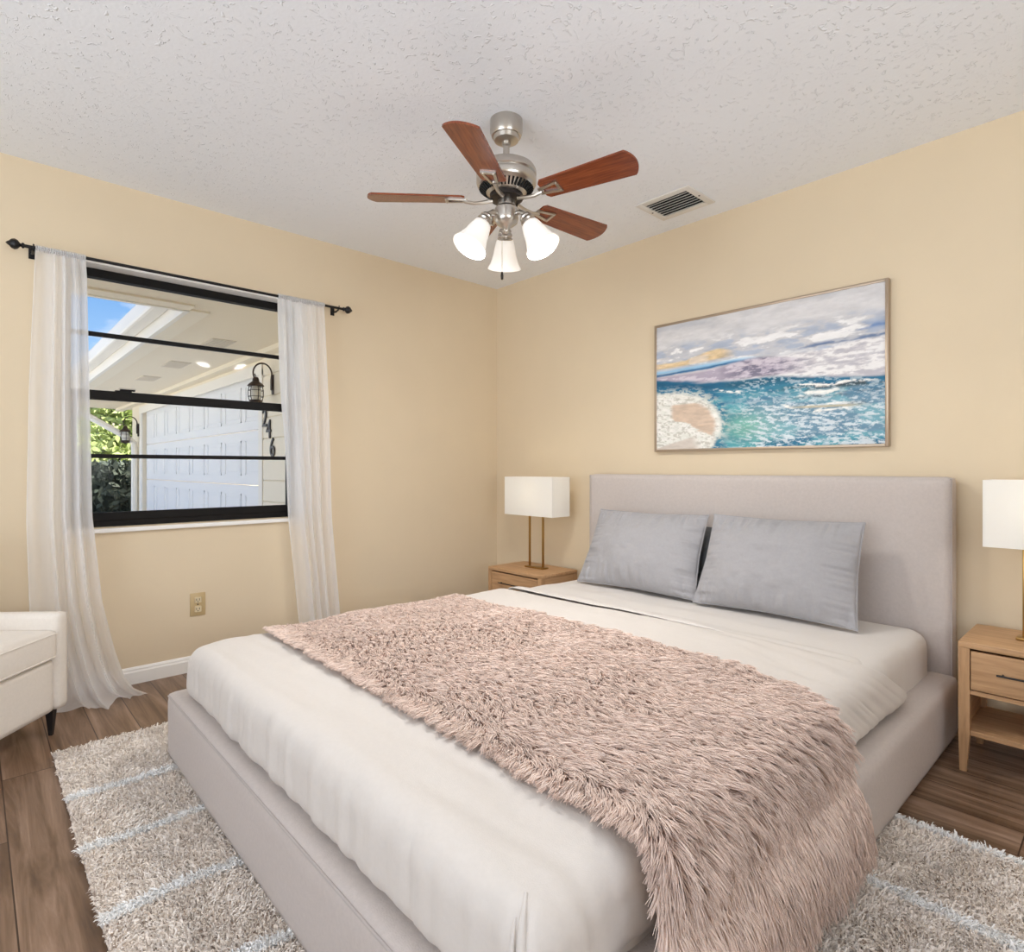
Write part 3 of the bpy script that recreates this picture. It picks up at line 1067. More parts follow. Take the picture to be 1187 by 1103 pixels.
def curtain(name, rows, nf, label, seed, flare):
    """rows: (z, y_left, y_right, x_centre, fold_amp) from the rod down"""
    nu, nz = 150, 110
    zs = np.array([r[0] for r in rows])
    u = np.linspace(0, 1, nu)
    P = np.zeros((nu, nz, 3))
    zz = np.linspace(rows[0][0], rows[-1][0], nz)
    for j, z in enumerate(zz):
        g = lambda c: np.interp(-z, -zs, [r[c] for r in rows])
        yl, yr, xc, am = g(1), g(2), g(3), g(4)
        drop = (rows[0][0] - z) / (rows[0][0] - rows[-1][0])
        ph = 2 * PI * (nf * u + 0.35 * vnoise(u * 3 + 7, np.full_like(u, drop * 1.2 + 3), seed))
        fold = np.sin(ph) + 0.35 * np.sin(2.3 * ph + 1.0 + drop * 1.5)
        x = xc + am * fold + flare * max(0, drop - 0.86) / 0.14 * (0.06 * np.sin(PI * u) + 0.04 * vnoise(u * 6, np.full_like(u, drop * 3), seed + 3))
        P[:, j, 0] = np.maximum(x, 0.02)
        P[:, j, 1] = yl + (yr - yl) * u + 0.25 * am * np.cos(ph)
        P[:, j, 2] = z
    if flare:
        low = np.clip((0.05 - P[:, :, 2]) / 0.05, 0, 1)
        P[:, :, 2] += low * 0.012 * (1 + np.sin(u * 17 + seed))[:, None]
    t = empty(name, (0.08, (rows[0][1] + rows[0][2]) / 2, 0), label=label, cat='curtain')
    P[:, :, 0] -= 0.08
    P[:, :, 1] -= (rows[0][1] + rows[0][2]) / 2
    grid_mesh('panel', P, M['sheer'], t)
    # rod pocket
    q = np.linspace(0, 2 * PI, 17)
    Q = np.zeros((nu, 17, 3))
    for i in range(nu):
        Q[i, :, 0] = 0.0125 * np.cos(q) * (1 + 0.25 * math.sin(i * 1.1))
        Q[i, :, 1] = rows[0][1] + (rows[0][2] - rows[0][1]) * u[i] - (rows[0][1] + rows[0][2]) / 2
        Q[i, :, 2] = RZ + 0.0125 * np.sin(q) * (1 + 0.25 * math.sin(i * 1.1))
    grid_mesh('rod_pocket', Q, M['sheer'], t)
    return t


curtain('sheer_curtain', [(2.020, -2.768, -2.588, 0.08, 0.006), (1.93, -2.772, -2.583, 0.08, 0.012), (1.4, -2.79, -2.575, 0.08, 0.022), (0.84, -2.80, -2.566, 0.085, 0.026),
                          (0.45, -2.79, -2.53, 0.09, 0.026), (0.22, -2.77, -2.485, 0.10, 0.03), (0.10, -2.75, -2.455, 0.12, 0.03), (0.035, -2.74, -2.42, 0.15, 0.026), (0.004, -2.735, -2.375, 0.19, 0.022)], 4.0,
        'left white sheer curtain pooling on the floor beside the armchair', 21, 1.0)
curtain('sheer_curtain', [(2.020, -1.708, -1.435, 0.08, 0.006), (1.93, -1.705, -1.43, 0.08, 0.010), (1.4, -1.685, -1.40, 0.08, 0.016), (0.77, -1.655, -1.375, 0.08, 0.020),
                          (0.2, -1.595, -1.325, 0.08, 0.022), (0.01, -1.57, -1.30, 0.085, 0.024)], 4.5,
        'right white sheer curtain hanging beside the window behind the bed', 33, 0.0)

# ================================================================== OUTLET
ou = empty('wall_outlet', (0, -2.098, 0.347), label='almond electrical outlet low on the wall under the window', cat='outlet')
MB().box((0, -0.037, -0.060), (0.006, 0.037, 0.060), 0.003).build('plate', M['outlet'], ou)
for s in (-1, 1):
    MB().box((0.005, -0.017, s * 0.024 - 0.016), (0.0085, 0.017, s * 0.024 + 0.016), 0.006, 3).build('socket', M['outlet_face'], ou)
    sl = MB()
    sl.box((0.008, -0.008, s * 0.024 - 0.004), (0.0092, -0.0055, s * 0.024 + 0.007)).box((0.008, 0.0055, s * 0.024 - 0.004), (0.0092, 0.008, s * 0.024 + 0.007)).box((0.008, -0.0025, s * 0.024 - 0.012), (0.0092, 0.0025, s * 0.024 - 0.008))
    sl.build('slots', M['dark_void'], ou, False)
MB().lathe([(0, 0.0085), (0.003, 0.008), (0.0035, 0.006)], 12, Matrix.Rotation(PI / 2, 4, 'Y')).build('screw', M['dark_nickel'], ou)

# ================================================================== PAINTING
PX0, PX1, PZ0, PZ1 = 1.437, 2.63, 1.158, 1.895
pa = empty('framed_painting', ((PX0 + PX1) / 2, 0, PZ0), label='framed seascape painting of waves and beach above the headboard', cat='painting')
pw, ph_ = PX1 - PX0, PZ1 - PZ0
fm = MB()
fw = 0.013
fm.box((-pw / 2, -0.035, 0), (-pw / 2 + fw, -0.001, ph_), 0.002).box((pw / 2 - fw, -0.035, 0), (pw / 2, -0.001, ph_), 0.002)
fm.box((-pw / 2 + fw, -0.035, 0), (pw / 2 - fw, -0.001, fw), 0.002).box((-pw / 2 + fw, -0.035, ph_ - fw), (pw / 2 - fw, -0.001, ph_), 0.002)
M['frame'] = plain('champagne_frame', (176, 158, 138), 0.35, 0.6)
fm.build('frame', M['frame'], pa)


def painting():
    nx, nz = 360, 224
    u, v = np.meshgrid(np.linspace(0, 1, nx), np.linspace(0, 1, nz), indexing='ij')   # v up
    S = lambda r, g, b: np.array(srgb(r, g, b)[:3])
    img = np.zeros((nx, nz, 3))
    def mixin(mask, col):
        nonlocal img
        m = np.clip(mask, 0, 1)[..., None]
        img = img * (1 - m) + np.asarray(col) * m
    ss = lambda a, b, x: (lambda t: t * t * (3 - 2 * t))(np.clip((x - a) / (b - a + 1e-9), 0, 1))
    n1 = fbm(u * 5, v * 9, 1, 6, 0.55)
    n2 = fbm(u * 9 + 3, v * 22, 2, 5, 0.55)
    n3 = fbm(u * 26, v * 60, 3, 4, 0.6)
    n4 = fbm(u * 42 + 40 * v, v * 70, 6, 4, 0.6)
    n5 = fbm(u * 60, v * 90 + 25 * u, 7, 3, 0.6)
    band = lambda c, w_: ss(w_, 0, np.abs(v - c))
    # sky
    img[:] = S(208, 207, 209)
    mixin(ss(-0.2, 0.8, n1) * 0.7, S(224, 222, 223))
    mixin(ss(0.1, 0.9, -n1 + 0.2 * n2) * 0.5, S(184, 187, 196))
    low = ss(0.60, 0.68, v) * ss(0.90, 0.74, v + 0.04 * n1)
    mixin(low * ss(-0.1, 0.5, -n2 + 0.3 * n1) * 0.75, S(164, 178, 200))
    mixin(low * ss(0.15, 0.55, n2 + 0.25 * n3), S(240, 239, 239))
    mixin(band(0.665 + 0.03 * n2, 0.035) * ss(0.45, 0.1, u) * ss(-0.5, 0.3, n2), S(138, 160, 186))
    mixin(band(0.745 + 0.05 * (u - 0.9) + 0.02 * n1, 0.035) * ss(0.78, 0.95, u) * ss(-0.4, 0.3, -n2), S(112, 140, 184))
    mixin(band(0.675 + 0.06 * (u - 0.8) + 0.012 * n1, 0.022) * ss(0.62, 0.75, u) * ss(-0.3, 0.3, n2), S(108, 128, 162))
    mixin(band(0.625 + 0.05 * (u - 0.6), 0.022) * ss(0.5, 0.62, u) * ss(-0.6, 0.2, n1) * 0.8, S(136, 166, 204))
    # far shore: pale slope at the right, dunes at the left
    hor = 0.655 - 0.05 * u + 0.055 * ss(0.6, 1.0, u) + 0.006 * n2
    mixin(ss(0.012, -0.012, v - hor), S(212, 209, 212))
    mixin(ss(0.012, -0.012, v - hor) * ss(0.05, 0.5, n3 + 0.5 * n2) * ss(0.4, 0.6, u), S(236, 234, 234))
    mixin(ss(0.012, -0.012, v - hor) * ss(0.1, 0.6, -n3 - 0.4 * n2) * ss(0.4, 0.6, u) * 0.7, S(186, 184, 194))
    dune = ss(0.012, -0.008, v - (0.695 + 0.055 * np.exp(-((u - 0.32) / 0.10) ** 2) + 0.006 * n2)) * ss(0.0, 0.02, v - (0.645 + 0.08 * np.clip(u - 0.1, 0, 1))) * ss(0.43, 0.33, u)
    mixin(dune, S(218, 194, 154) * (1 + 0.15 * n3[..., None]))
    mixin(dune * ss(0.0, 0.5, n2) * 0.7, S(226, 214, 202))
    mixin(band(0.628 + 0.02 * u + 0.006 * n2, 0.028) * ss(0.56, 0.42, u), S(150, 194, 224))
    mixin(band(0.605 + 0.055 * u + 0.006 * n2, 0.016) * ss(0.56, 0.40, u), S(40, 104, 150))
    hill = ss(0.02, -0.01, v - (0.585 + 0.05 * np.exp(-((u - 0.5) / 0.16) ** 2))) * ss(0.0, 0.03, v - 0.49) * ss(0.78, 0.55, u)
    mixin(hill, S(178, 168, 184))
    mixin(hill * ss(0.1, 0.5, n3 + n2 * 0.4) * 0.7, S(214, 206, 214))
    mixin(hill * ss(0.15, 0.5, -n3 - n2 * 0.3) * ss(0.3, 0.45, u) * 0.7, S(96, 98, 120))
    # water
    top = np.interp(u, [0, 0.3, 0.6, 0.9, 1.0], [0.565, 0.50, 0.485, 0.435, 0.43]) + 0.008 * n2
    water = ss(0.012, -0.012, v - top)
    mixin(water, S(44, 112, 146))
    mixin(water * ss(-0.1, 0.6, n1 + 0.3 * n2) * ss(0.5, 0.3, v), S(84, 160, 176))
    mixin(water * band(top - 0.03, 0.05) * ss(0.7, 0.2, u) * 0.8, S(28, 84, 118))
    mixin(water * ss(0.32, 0.42, u) * band(0.47, 0.05) * ss(-0.3, 0.2, n1), S(40, 96, 122))
    mixin(water * band(0.15, 0.2) * np.exp(-((u - 0.47) / 0.13) ** 2) * 0.85, S(122, 186, 162))
    mixin(water * ss(0.5, 0.75, u) * band(0.39, 0.035) * ss(-0.5, 0.1, n2 + n3 * 0.4), S(52, 68, 74))
    mixin(water * ss(0.58, 0.75, u) * band(0.33, 0.025) * ss(-0.4, 0.2, n2 + n3 * 0.4), S(44, 62, 76))
    mixin(water * ss(0.75, 0.9, u) * band(0.265, 0.022) * ss(-0.5, 0.1, n2), S(40, 62, 78))
    mixin(water * ss(0.35, 0.6, u) * ss(0.02, 0.1, v) * ss(0.42, 0.28, v) * 0.35, S(170, 194, 208))
    streak = ss(0.12, 0.5, n4 + 0.35 * n2) * water
    mixin(streak * ss(0.30, 0.55, u) * ss(0.40, 0.25, v) * 0.85, S(226, 234, 238))
    mixin(ss(0.25, 0.6, n5) * water * ss(0.35, 0.5, u) * 0.6, S(200, 216, 224))
    for (a, b, c, wd, l) in ((0.33, 0.43, -0.25, 0.014, 0.2), (0.66, 0.40, 0.0, 0.020, 0.26), (0.70, 0.345, 0.02, 0.022, 0.18), (0.64, 0.28, -0.10, 0.012, 0.3), (0.74, 0.235, -0.06, 0.012, 0.2), (0.80, 0.40, 0.05, 0.016, 0.2)):
        ln_ = b + c * (u - a) + 0.012 * n2 + 0.006 * n3
        mixin(water * band(ln_, wd) * ss(a - 0.04, a, u) * ss(a + l, a + l * 0.6, u) * ss(-0.35, 0.05, n3), S(248, 246, 240))
    mixin(water * band(0.262 - 0.05 * (u - 0.7), 0.014) * ss(0.62, 0.72, u) * ss(0.95, 0.85, u), S(196, 186, 158))
    # beach in the lower left corner, foam round it
    d = (np.maximum(u, 0) / 0.335) ** 3 + (np.maximum(v - 0.02, 0) / 0.41) ** 3 + np.maximum(0, 0.14 - v) * np.maximum(u - 0.10, 0) * 16 + 0.05 * n2
    mixin(ss(1.9, 1.05, d) * ss(-0.35, 0.25, n5 + 0.4 * n2) * ss(0.6, 0.4, v), S(206, 212, 206))
    mixin(ss(1.25, 1.0, d), S(228, 228, 220))
    mixin(ss(1.1, 0.95, d) * ss(-0.3, 0.3, n4), S(240, 238, 232))
    mixin(ss(1.15, 0.9, d) * ss(0.2, 0.5, -n5) * 0.6, S(176, 172, 160))
    sand = ss(0.95, 0.75, d) * ss(0.06, 0.10, v + 0.55 * (u - 0.1)) * ss(0.0, 0.02, v - (0.30 - 0.75 * (u - 0.02)) + 0.02 * n2) * ss(0.365, 0.345, v)
    mixin(sand * ss(0.07, 0.10, u), S(208, 186, 166) * (1 + 0.05 * n3[..., None]))
    mixin(ss(0.0, -0.02, v - (0.02 + 0.42 * u)) * ss(0.9, 0.7, d) * ss(0.26, 0.2, u + v * 0.3), S(210, 200, 190))
    # brushwork
    img = np.clip(img * (1 + 0.05 * n3[..., None]), 0, 1)
    P = np.zeros((nx, nz, 3))
    P[..., 0] = -pw / 2 + fw + u * (pw - 2 * fw)
    P[..., 1] = -0.028 - 0.0012 * n3
    P[..., 2] = fw + v * (ph_ - 2 * fw)
    m, t, b = new_mat('painted_canvas')
    at = t.nodes.new('ShaderNodeAttribute')
    at.attribute_name = 'paint'
    t.links.new(at.outputs['Color'], b.inputs['Base Color'])
    b.inputs['Roughness'].default_value = 0.55
    b.inputs['Specular IOR Level'].default_value = 0.25
    o = grid_mesh('canvas', P, m, pa)
    ca = o.data.attributes.new('paint', 'FLOAT_COLOR', 'POINT')
    rgba = np.ones((nx * nz, 4), np.float32)
    rgba[:, :3] = img.reshape(-1, 3)
    ca.data.foreach_set('color', rgba.ravel())


painting()

# ================================================================== RUG
rug = empty('shag_rug', (2.0, -1.84, 0), label='cream shag rug with white lines under the bed', cat='rug')
RGX0, RGX1, RGY0, RGY1 = 0.665, 3.62, -2.757, -0.93
MB().box((RGX0 - 2.0, RGY0 + 1.84, 0.001), (RGX1 - 2.0, RGY1 + 1.84, 0.010), 0.004).build('backing', M['rug_base'], rug)


def pile(name, n, white):
    rx = RNG.random(n) * (RGX1 - RGX0) + RGX0
    ry = RNG.random(n) * (RGY1 - RGY0) + RGY0
    vis = (((ry < -2.36)) | (rx > 2.82) | (rx < 1.02))
    gx_ = np.abs(((rx - 1.09 + 0.165 + 0.010 * vnoise(ry * 9, rx * 3, 5)) % 0.33) - 0.165)
    gy_ = np.abs(((ry + 1.30 + 0.185 + 0.010 * vnoise(rx * 9, ry * 3, 6)) % 0.37) - 0.185)
    line = (gx_ < 0.016) & (ry < -2.3) & (rx > 0.95)
    line = line | ((gy_ < 0.016) & (rx > 2.7))
    k = vis & (line if white else ~line)
    rx, ry = rx[k], ry[k]
    n = len(rx)
    root = np.stack([rx - 2.0, ry + 1.84, np.full(n, 0.008)], 1)
    nrm = np.stack([np.zeros(n), np.zeros(n), np.ones(n)], 1) + RNG.normal(size=(n, 3)) * 0.25
    ang = 2 * PI * RNG.random(n)
    lean = vnoise(rx * 14, ry * 14, 8) * 2.2
    comb = np.stack([np.cos(ang) * 0.32 + np.cos(lean) * 0.26, np.sin(ang) * 0.32 + np.sin(lean) * 0.26, np.full(n, -0.02)], 1)
    ln = (0.019 + 0.007 * RNG.random(n)) * (1.22 if white else 1.0) * (1 + 0.18 * vnoise(rx * 30, ry * 30, 9))
    tint = np.clip(0.5 + 0.28 * vnoise(rx * 25, ry * 25, 10) + 0.3 * (RNG.random(n) - 0.5), 0, 1)
    o = strands(name, root, nrm, comb, ln, np.full(n, 0.95), np.full(n, 0.0022) * (0.7 + 0.6 * RNG.random(n)), 3, M['pile_white'] if white else M['pile'], rug, tint, 2)
    o['kind'] = 'stuff'


pile('pile', 350000, False)
pile('white_pile_lines', 640000, True)

# ================================================================== BED
BX0, BX1, BYF, BYH = 0.97, 2.895, -2.455, -0.13
bed = empty('bed', (1.93, -1.3, 0), label='king bed upholstered in pale grey linen with a tall headboard', cat='bed')


def at_bed(o, base=(1.93, -1.3, 0)):
    o.location = tuple(-c for c in base)
    return o


RT = 0.25   # rail top
at_bed(shell_obj('headboard', (1.02, -0.13, 0.0), (2.872, -0.02, 1.027), 0.018, 0.03, M['linen'], bed))
hp = MB()
for yy in (-0.118,):
    hp.tube([(2.872 - 0.002, yy, 0.02), (2.872 - 0.002, yy, 1.018), (1.022, yy, 1.018), (1.022, yy, 0.02)], 0.004, 8)
at_bed(hp.build('headboard_piping', M['piping'], bed))
at_bed(shell_obj('foot_rail', (BX0, BYF, 0.015), (BX1 - 0.02, BYF + 0.115, RT), 0.022, 0.03, M['linen'], bed))
at_bed(shell_obj('side_rail', (BX0, BYF + 0.10, 0.015), (BX0 + 0.115, BYH, RT), 0.022, 0.03, M['linen'], bed))


def skew(V, nrm):
    V = V.copy()
    V[:, 0] += np.where(V[:, 0] > 2.0, 0.022 * (V[:, 1] + 2.45) / 2.3, 0)
    return V


at_bed(shell_obj('side_rail', (BX1 - 0.135, BYF + 0.10, 0.015), (BX1 - 0.02, BYH, RT), 0.022, 0.03, M['linen'], bed, disp=skew))
pp = MB()
pp.tube([(BX1 - 0.022, BYH, RT - 0.012), (BX1 - 0.04, BYF + 0.02, RT - 0.012)], 0.0035, 8)
pp.tube([(BX0 + 0.022, BYF + 0.004, RT - 0.012), (BX1 - 0.05, BYF + 0.002, RT - 0.014)], 0.0035, 8)
at_bed(MB().box((BX0 + 0.1, BYF + 0.1, 0.10), (BX1 - 0.12, BYH, 0.17)).build('slat_platform', M['oak'], bed, False))
at_bed(pp.build('rail_piping', M['piping'], bed))
for lx in (BX0 + 0.05, BX1 - 0.08):
    for ly in (BYF + 0.05, BYH - 0.1):
        at_bed(MB().box((lx - 0.025, ly - 0.025, 0.0), (lx + 0.025, ly + 0.025, 0.02)).build('leg', M['leg_black'], bed, False))

MX0, MX1, MYF, MYH, MZ = 1.088, 2.805, -2.395, -0.135, 0.415


def mat_disp(V, n):
    V = V.copy()
    top = V[:, 2] > 0.39
    V[:, 2] += np.where(top, 0.004 * fbm(V[:, 0] * 4, V[:, 1] * 4, 41, 3), 0)
    side = V[:, 0] > MX1 - 0.03
    V[:, 0] += np.where(side, 0.004 * vnoise(V[:, 1] * 22, V[:, 2] * 3, 42), 0)
    return V


mo = shell_obj('mattress', (MX0, MYF, 0.172), (MX1, MYH, MZ), (0.07, 0.07, 0.06), 0.022, M['sheet'], disp=mat_disp)
tag(mo, 'thick mattress in a white fitted sheet on the grey bed frame', 'mattress')

# ---- duvet: hangs to the rails on three sides
DYH = -0.86


def duvet_top(x, y, kk):
    return (0.004 * fbm(x * 3 + y * 5, y * 2 - x * 1.5, 53, 4, 0.55) + 0.0035 * np.exp(-((kk - 0.9) / 0.1) ** 2)
            + 0.007 * vnoise(x * 2.2 + 3, y * 22 + x * 4, 54) * np.clip((x - 1.5), 0, 1) * np.clip((y + 1.6) / 0.5, 0.25, 1)
            + 0.003 * vnoise(x * 3.2 + 3, y * 30 - x * 3, 55) * np.clip((-1.9 - y) / 0.2, 0, 1))


def duvet_disp(V, n):
    V = V.copy()
    x, y, z = V[:, 0].copy(), V[:, 1].copy(), V[:, 2].copy()
    zb, zt = RT + 0.004, 0.432
    down = np.clip((zt - z) / (zt - zb), 0, 1)           # 0 top .. 1 hem
    hemk = 1 - 0.8 * down ** 5
    rise = np.clip(down * 1.0, 0, 1) ** 0.65 * hemk
    sidex = np.clip((np.abs(x - 1.95) - 0.80) / 0.08, 0, 1) * down
    near = (x > 1.95)
    # head edge: slanting, running headwards down the near side
    yh = DYH + 0.05 * (x - 1.95) / 0.85 - 0.06 * np.clip((x - 2.45) / 0.3, 0, 1) + np.where(near, 0.34 * down ** 0.95, 0.1 * down)
    k = (y - MYF) / (DYH - MYF)
    y2 = MYF + (yh - MYF) * np.clip(k, -1, 2)
    y2 = np.where(k > 0, y2, y)
    kk = np.clip(k, 0, 1)
    # folds
    fold = fbm(y * 9 + 5, z * 1.2 + x * 0.2, 51, 3, 0.6)
    foldf = fbm(x * 11 + 5, z * 1.0, 52, 3, 0.6)
    gx_ = 0.012 * fold + 0.010 * vnoise(y * 26 + z * 3, z * 1.5, 57) + 0.006 * vnoise(y * 55 + z * 4, z * 2.5, 59)
    gf_ = 0.004 * foldf + 0.011 * vnoise(x * 28 + z * 3, z * 1.5, 58) + 0.006 * vnoise(x * 58 + z * 4, z * 2.5, 56)
    inx = np.clip((np.abs(x - 1.95) - 0.80) / 0.08, 0, 1)
    x2 = x + np.where(near, 1, -1) * inx * (rise * gx_ + 0.007 * down) + np.where(near, sidex * down * kk ** 3 * 0.045, 0)
    foot = np.clip((MYF + 0.06 - y) / 0.06, 0, 1)
    y2 = y2 - foot * (rise * gf_ + 0.007 * down)
    # near foot corner: pleat
    ang = np.arctan2(-(y - (MYF + 0.06)), x - (MX1 - 0.04))
    c = (x > MX1 - 0.055) & (y < MYF + 0.075)
    pleat = np.exp(-((ang - 0.95) / 0.10) ** 2) - 0.9 * np.exp(-((ang - 1.22) / 0.09) ** 2)
    pl = np.where(c, pleat * np.clip(down * 1.6, 0, 1), 0) * 0.014
    x2 += pl * np.cos(ang)
    y2 -= pl * np.sin(ang)
    top = (1 - down)
    z2 = z + top * duvet_top(x, y, kk)
    V[:, 0], V[:, 1], V[:, 2] = x2, y2, z2
    return V


du = empty('duvet', (1.95, -1.6, 0), label='smooth beige duvet covering the lower bed, its hem on the grey rails', cat='duvet')
V, F = rounded_shell((MX0 - 0.016, MYF - 0.018, RT + 0.004), (MX1 + 0.016, DYH, 0.432), (0.075, 0.06, 0.055), 0.0095, 'xXyZ')
# the head end stays open and unrounded: spread the last rows back to a straight edge
dd = duvet_disp(V, None)
do = raw_mesh('cover', dd, F, M['duvet'], du, True)
do.location = (-1.95, 1.6, 0)
sm = do.modifiers.new('thick', 'SOLIDIFY')
sm.thickness = 0.009
sm.offset = 0.6
# pleat at the near foot corner
pl = MB()
for a_, rr_, top_ in ((math.radians(-52), 0.013, 0.431), (math.radians(-62), 0.008, 0.415)):
    pth, rad_ = [], []
    for k in range(15):
        z = 0.262 + (top_ - 0.262) * k / 14
        inn = 0.055 * (1 - math.sqrt(max(0, 1 - (max(0, z - 0.377) / 0.055) ** 2)))
        pth.append((MX1 - 0.059 + (0.086 - inn) * math.cos(a_), MYF + 0.042 + (0.071 - inn) * math.sin(a_), z))
        rad_.append(rr_ * (1 - 0.75 * (k / 14) ** 2))
    pl.tube(pth, rad_, 10)
po = pl.build('corner_pleat', M['duvet'], du)
po.location = (-1.95, 1.6, 0)
# folded-back top edge lying on the sheet
nu = 120
u = np.linspace(MX0 + 0.02, MX1 - 0.035, nu)
vv = np.linspace(0, 1, 26)
P = np.zeros((nu, 26, 3))
for j, t_ in enumerate(vv):
    yy = -0.905 + 0.05 * (u - MX0) / 1.7 + t_ * 0.36
    P[:, j, 0] = u
    P[:, j, 1] = yy
    kq = np.clip((yy - MYF) / (DYH - MYF), 0, 1)
    zd = 0.432 + duvet_top(u, yy, kq) + 0.0062 - 0.0052 * np.clip((u - 2.05) / 0.45, 0, 1)
    zm = MZ + 0.004 * fbm(u * 4, yy * 4, 41, 3) + 0.005 - 0.009 * max(0.0, t_ - 0.7) / 0.3
    sb = np.clip((t_ - 0.10) / 0.30, 0, 1)
    sb = sb * sb * (3 - 2 * sb)
    P[:, j, 2] = zd * (1 - sb) + zm * sb - 0.013 * np.clip((u - 2.15) / 0.60, 0, 1) - 0.03 * np.clip((u - MX1 + 0.10) / 0.065, 0, 1) ** 2 - 0.03 * np.clip((MX0 + 0.07 - u) / 0.06, 0, 1) ** 2
fo = grid_mesh('folded_edge', P, M['sheet'], du)
fo.location = (-1.95, 1.6, 0)
sm = fo.modifiers.new('thick', 'SOLIDIFY')
sm.thickness = 0.004
sm.offset = 0.0


# ---- pillows
def pillow(name, cx, yb, zb, wid, hei, thick, lean, yaw, mat, label, seed, group, taper=0.035):
    t = empty(name, (cx, yb, zb), yaw, label, 'pillow', group)
    n = 130
    a = np.linspace(-1, 1, n)
    U, V_ = np.meshgrid(a, a, indexing='ij')
    pin = 0.055
    X = U * wid / 2 * (1 - taper * V_) * (1 - pin * (1 - V_ ** 2) ** 1.0 * 0.0 - 0.045 * (1 - np.abs(V_)) ** 0.6 * U ** 2)
    Zp = V_ * hei / 2 * (1 - 0.06 * (1 - np.abs(U)) ** 0.6 * V_ ** 2)
    dens = np.clip((1 - np.abs(U) ** 2.2) * (1 - np.abs(V_) ** 2.2), 0, 1) ** 0.62
    eb = np.clip((np.abs(V_) - 0.45) / 0.5, 0, 1) * (1 - np.abs(V_) ** 12)
    eu = np.clip((np.abs(U) - 0.60) / 0.38, 0, 1) * (1 - np.abs(U) ** 12)
    pk = (vnoise(U * 11 + seed, np.sign(V_) * 3.0 + V_ * 0.7 + 9, seed) * eb + 0.5 * vnoise(U * 23 + seed, np.sign(V_) * 3.0 + V_ + 9, seed + 4) * eb
          + vnoise(V_ * 8 + seed, np.sign(U) * 3.0 + U * 0.7 + 9, seed + 1) * eu + 0.5 * vnoise(V_ * 17 + seed, np.sign(U) * 3.0 + U + 9, seed + 5) * eu) * 0.045
    soft = 0.012 * fbm(U * 1.8 + seed, V_ * 1.6 + 3, seed + 2, 4, 0.55)
    P1 = np.stack([X, -(thick / 2 * dens + pk * thick * 2 * (dens > 0) + soft * dens), Zp], 2)
    P2 = np.stack([X, (thick / 2 * dens + soft * dens), Zp], 2)[::-1]
    lm = Matrix.Rotation(-lean, 4, 'X')
    def put(P):
        P = P.copy()
        P[..., 2] += hei / 2
        c, s = math.cos(lean), math.sin(lean)
        y, z = P[..., 1].copy(), P[..., 2].copy()
        P[..., 1] = y * c + z * s
        P[..., 2] = -y * s + z * c
        return P
    A, B = put(P1), put(P2)
    idx = np.arange(n * n).reshape(n, n)
    f = np.stack([idx[:-1, :-1].ravel(), idx[1:, :-1].ravel(), idx[1:, 1:].ravel(), idx[:-1, 1:].ravel()], 1)
    o = raw_mesh('cushion', np.concatenate([A.reshape(-1, 3), B.reshape(-1, 3)]), np.concatenate([f, f + n * n]), mat, t, True)
    bm = bmesh.new(); bm.from_mesh(o.data)
    bmesh.ops.remove_doubles(bm, verts=bm.verts, dist=0.0004)
    bm.to_mesh(o.data); bm.free()
    ring = [A[i, 0] for i in range(0, n, 3)] + [A[n - 1, j] for j in range(0, n, 3)] + [A[i, n - 1] for i in range(n - 1, -1, -3)] + [A[0, j] for j in range(n - 1, 0, -3)]
    MB().tube([tuple(p) for p in ring], 0.0035, 6, True).build('piping', mat, t)
    return t


pg = 'grey pillows against the headboard'
pillow('pillow', 1.578, -0.455, 0.430, 0.685, 0.44, 0.20, math.radians(26), math.radians(3), M['pillow'], 'left light grey pillow propped up nearest the corner of the room', 71, pg)
pillow('pillow', 2.285, -0.455, 0.430, 0.675, 0.445, 0.20, math.radians(24), math.radians(2), M['pillow'], 'right light grey pillow propped up toward the wooden nightstand with open shelf', 77, pg, 0.03)
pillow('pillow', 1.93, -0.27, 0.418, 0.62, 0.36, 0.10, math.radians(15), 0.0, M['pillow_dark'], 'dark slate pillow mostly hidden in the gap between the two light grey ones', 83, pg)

# ---- fur throw
th = empty('fur_throw', (2.0, -1.7, 0), label='dusty pink shaggy fur throw draped across the bed', cat='throw blanket')


def throw_surf(u, v):
    """u 0..1 from far edge over the bed to the hanging hem, v 0..1 from foot edge to head edge -> points, normals"""
    zt, xr = 0.452, 2.80
    xa = 1.12
    r = 0.075
    L1 = xr - xa - 0.01
    L2 = r * PI / 2
    hem = 0.225 + 0.03 * v
    Lt = L1 + L2 + hem
    s = u * Lt
    x = np.where(s < L1, xa + s, 0.0)
    a = np.clip((s - L1) / r, 0, PI / 2)
    x = np.where(s >= L1, xa + L1 + r * np.sin(a), x)
    z = zt - r * (1 - np.cos(a))
    dn = np.clip(s - L1 - L2, 0, 9)
    z = z - dn
    x = x + 0.05 * np.clip(dn / 0.12, 0, 1)            # pushed out over the rail
    h = np.clip((s - L1) / (L2 + hem), 0, 1)
    y0 = -2.145 - 0.085 * h
    y1 = -1.245 - 0.17 * np.clip((x - 2.55) / 0.35, 0, 1) ** 1.3 + 0.09 * np.clip(dn / hem, 0, 1)
    y = y0 + (y1 - y0) * v
    z = z + 0.006 * fbm(x * 5, y * 5, 90, 3) * (1 - h)
    x = x + 0.010 * fbm(y * 6, z * 4, 91, 3) * h
    n = np.stack([np.sin(a), np.zeros_like(a), np.cos(a)], -1)
    n[..., 0] = np.where(dn > 0, 1.0, n[..., 0])
    return np.stack([x, y, z], -1), n


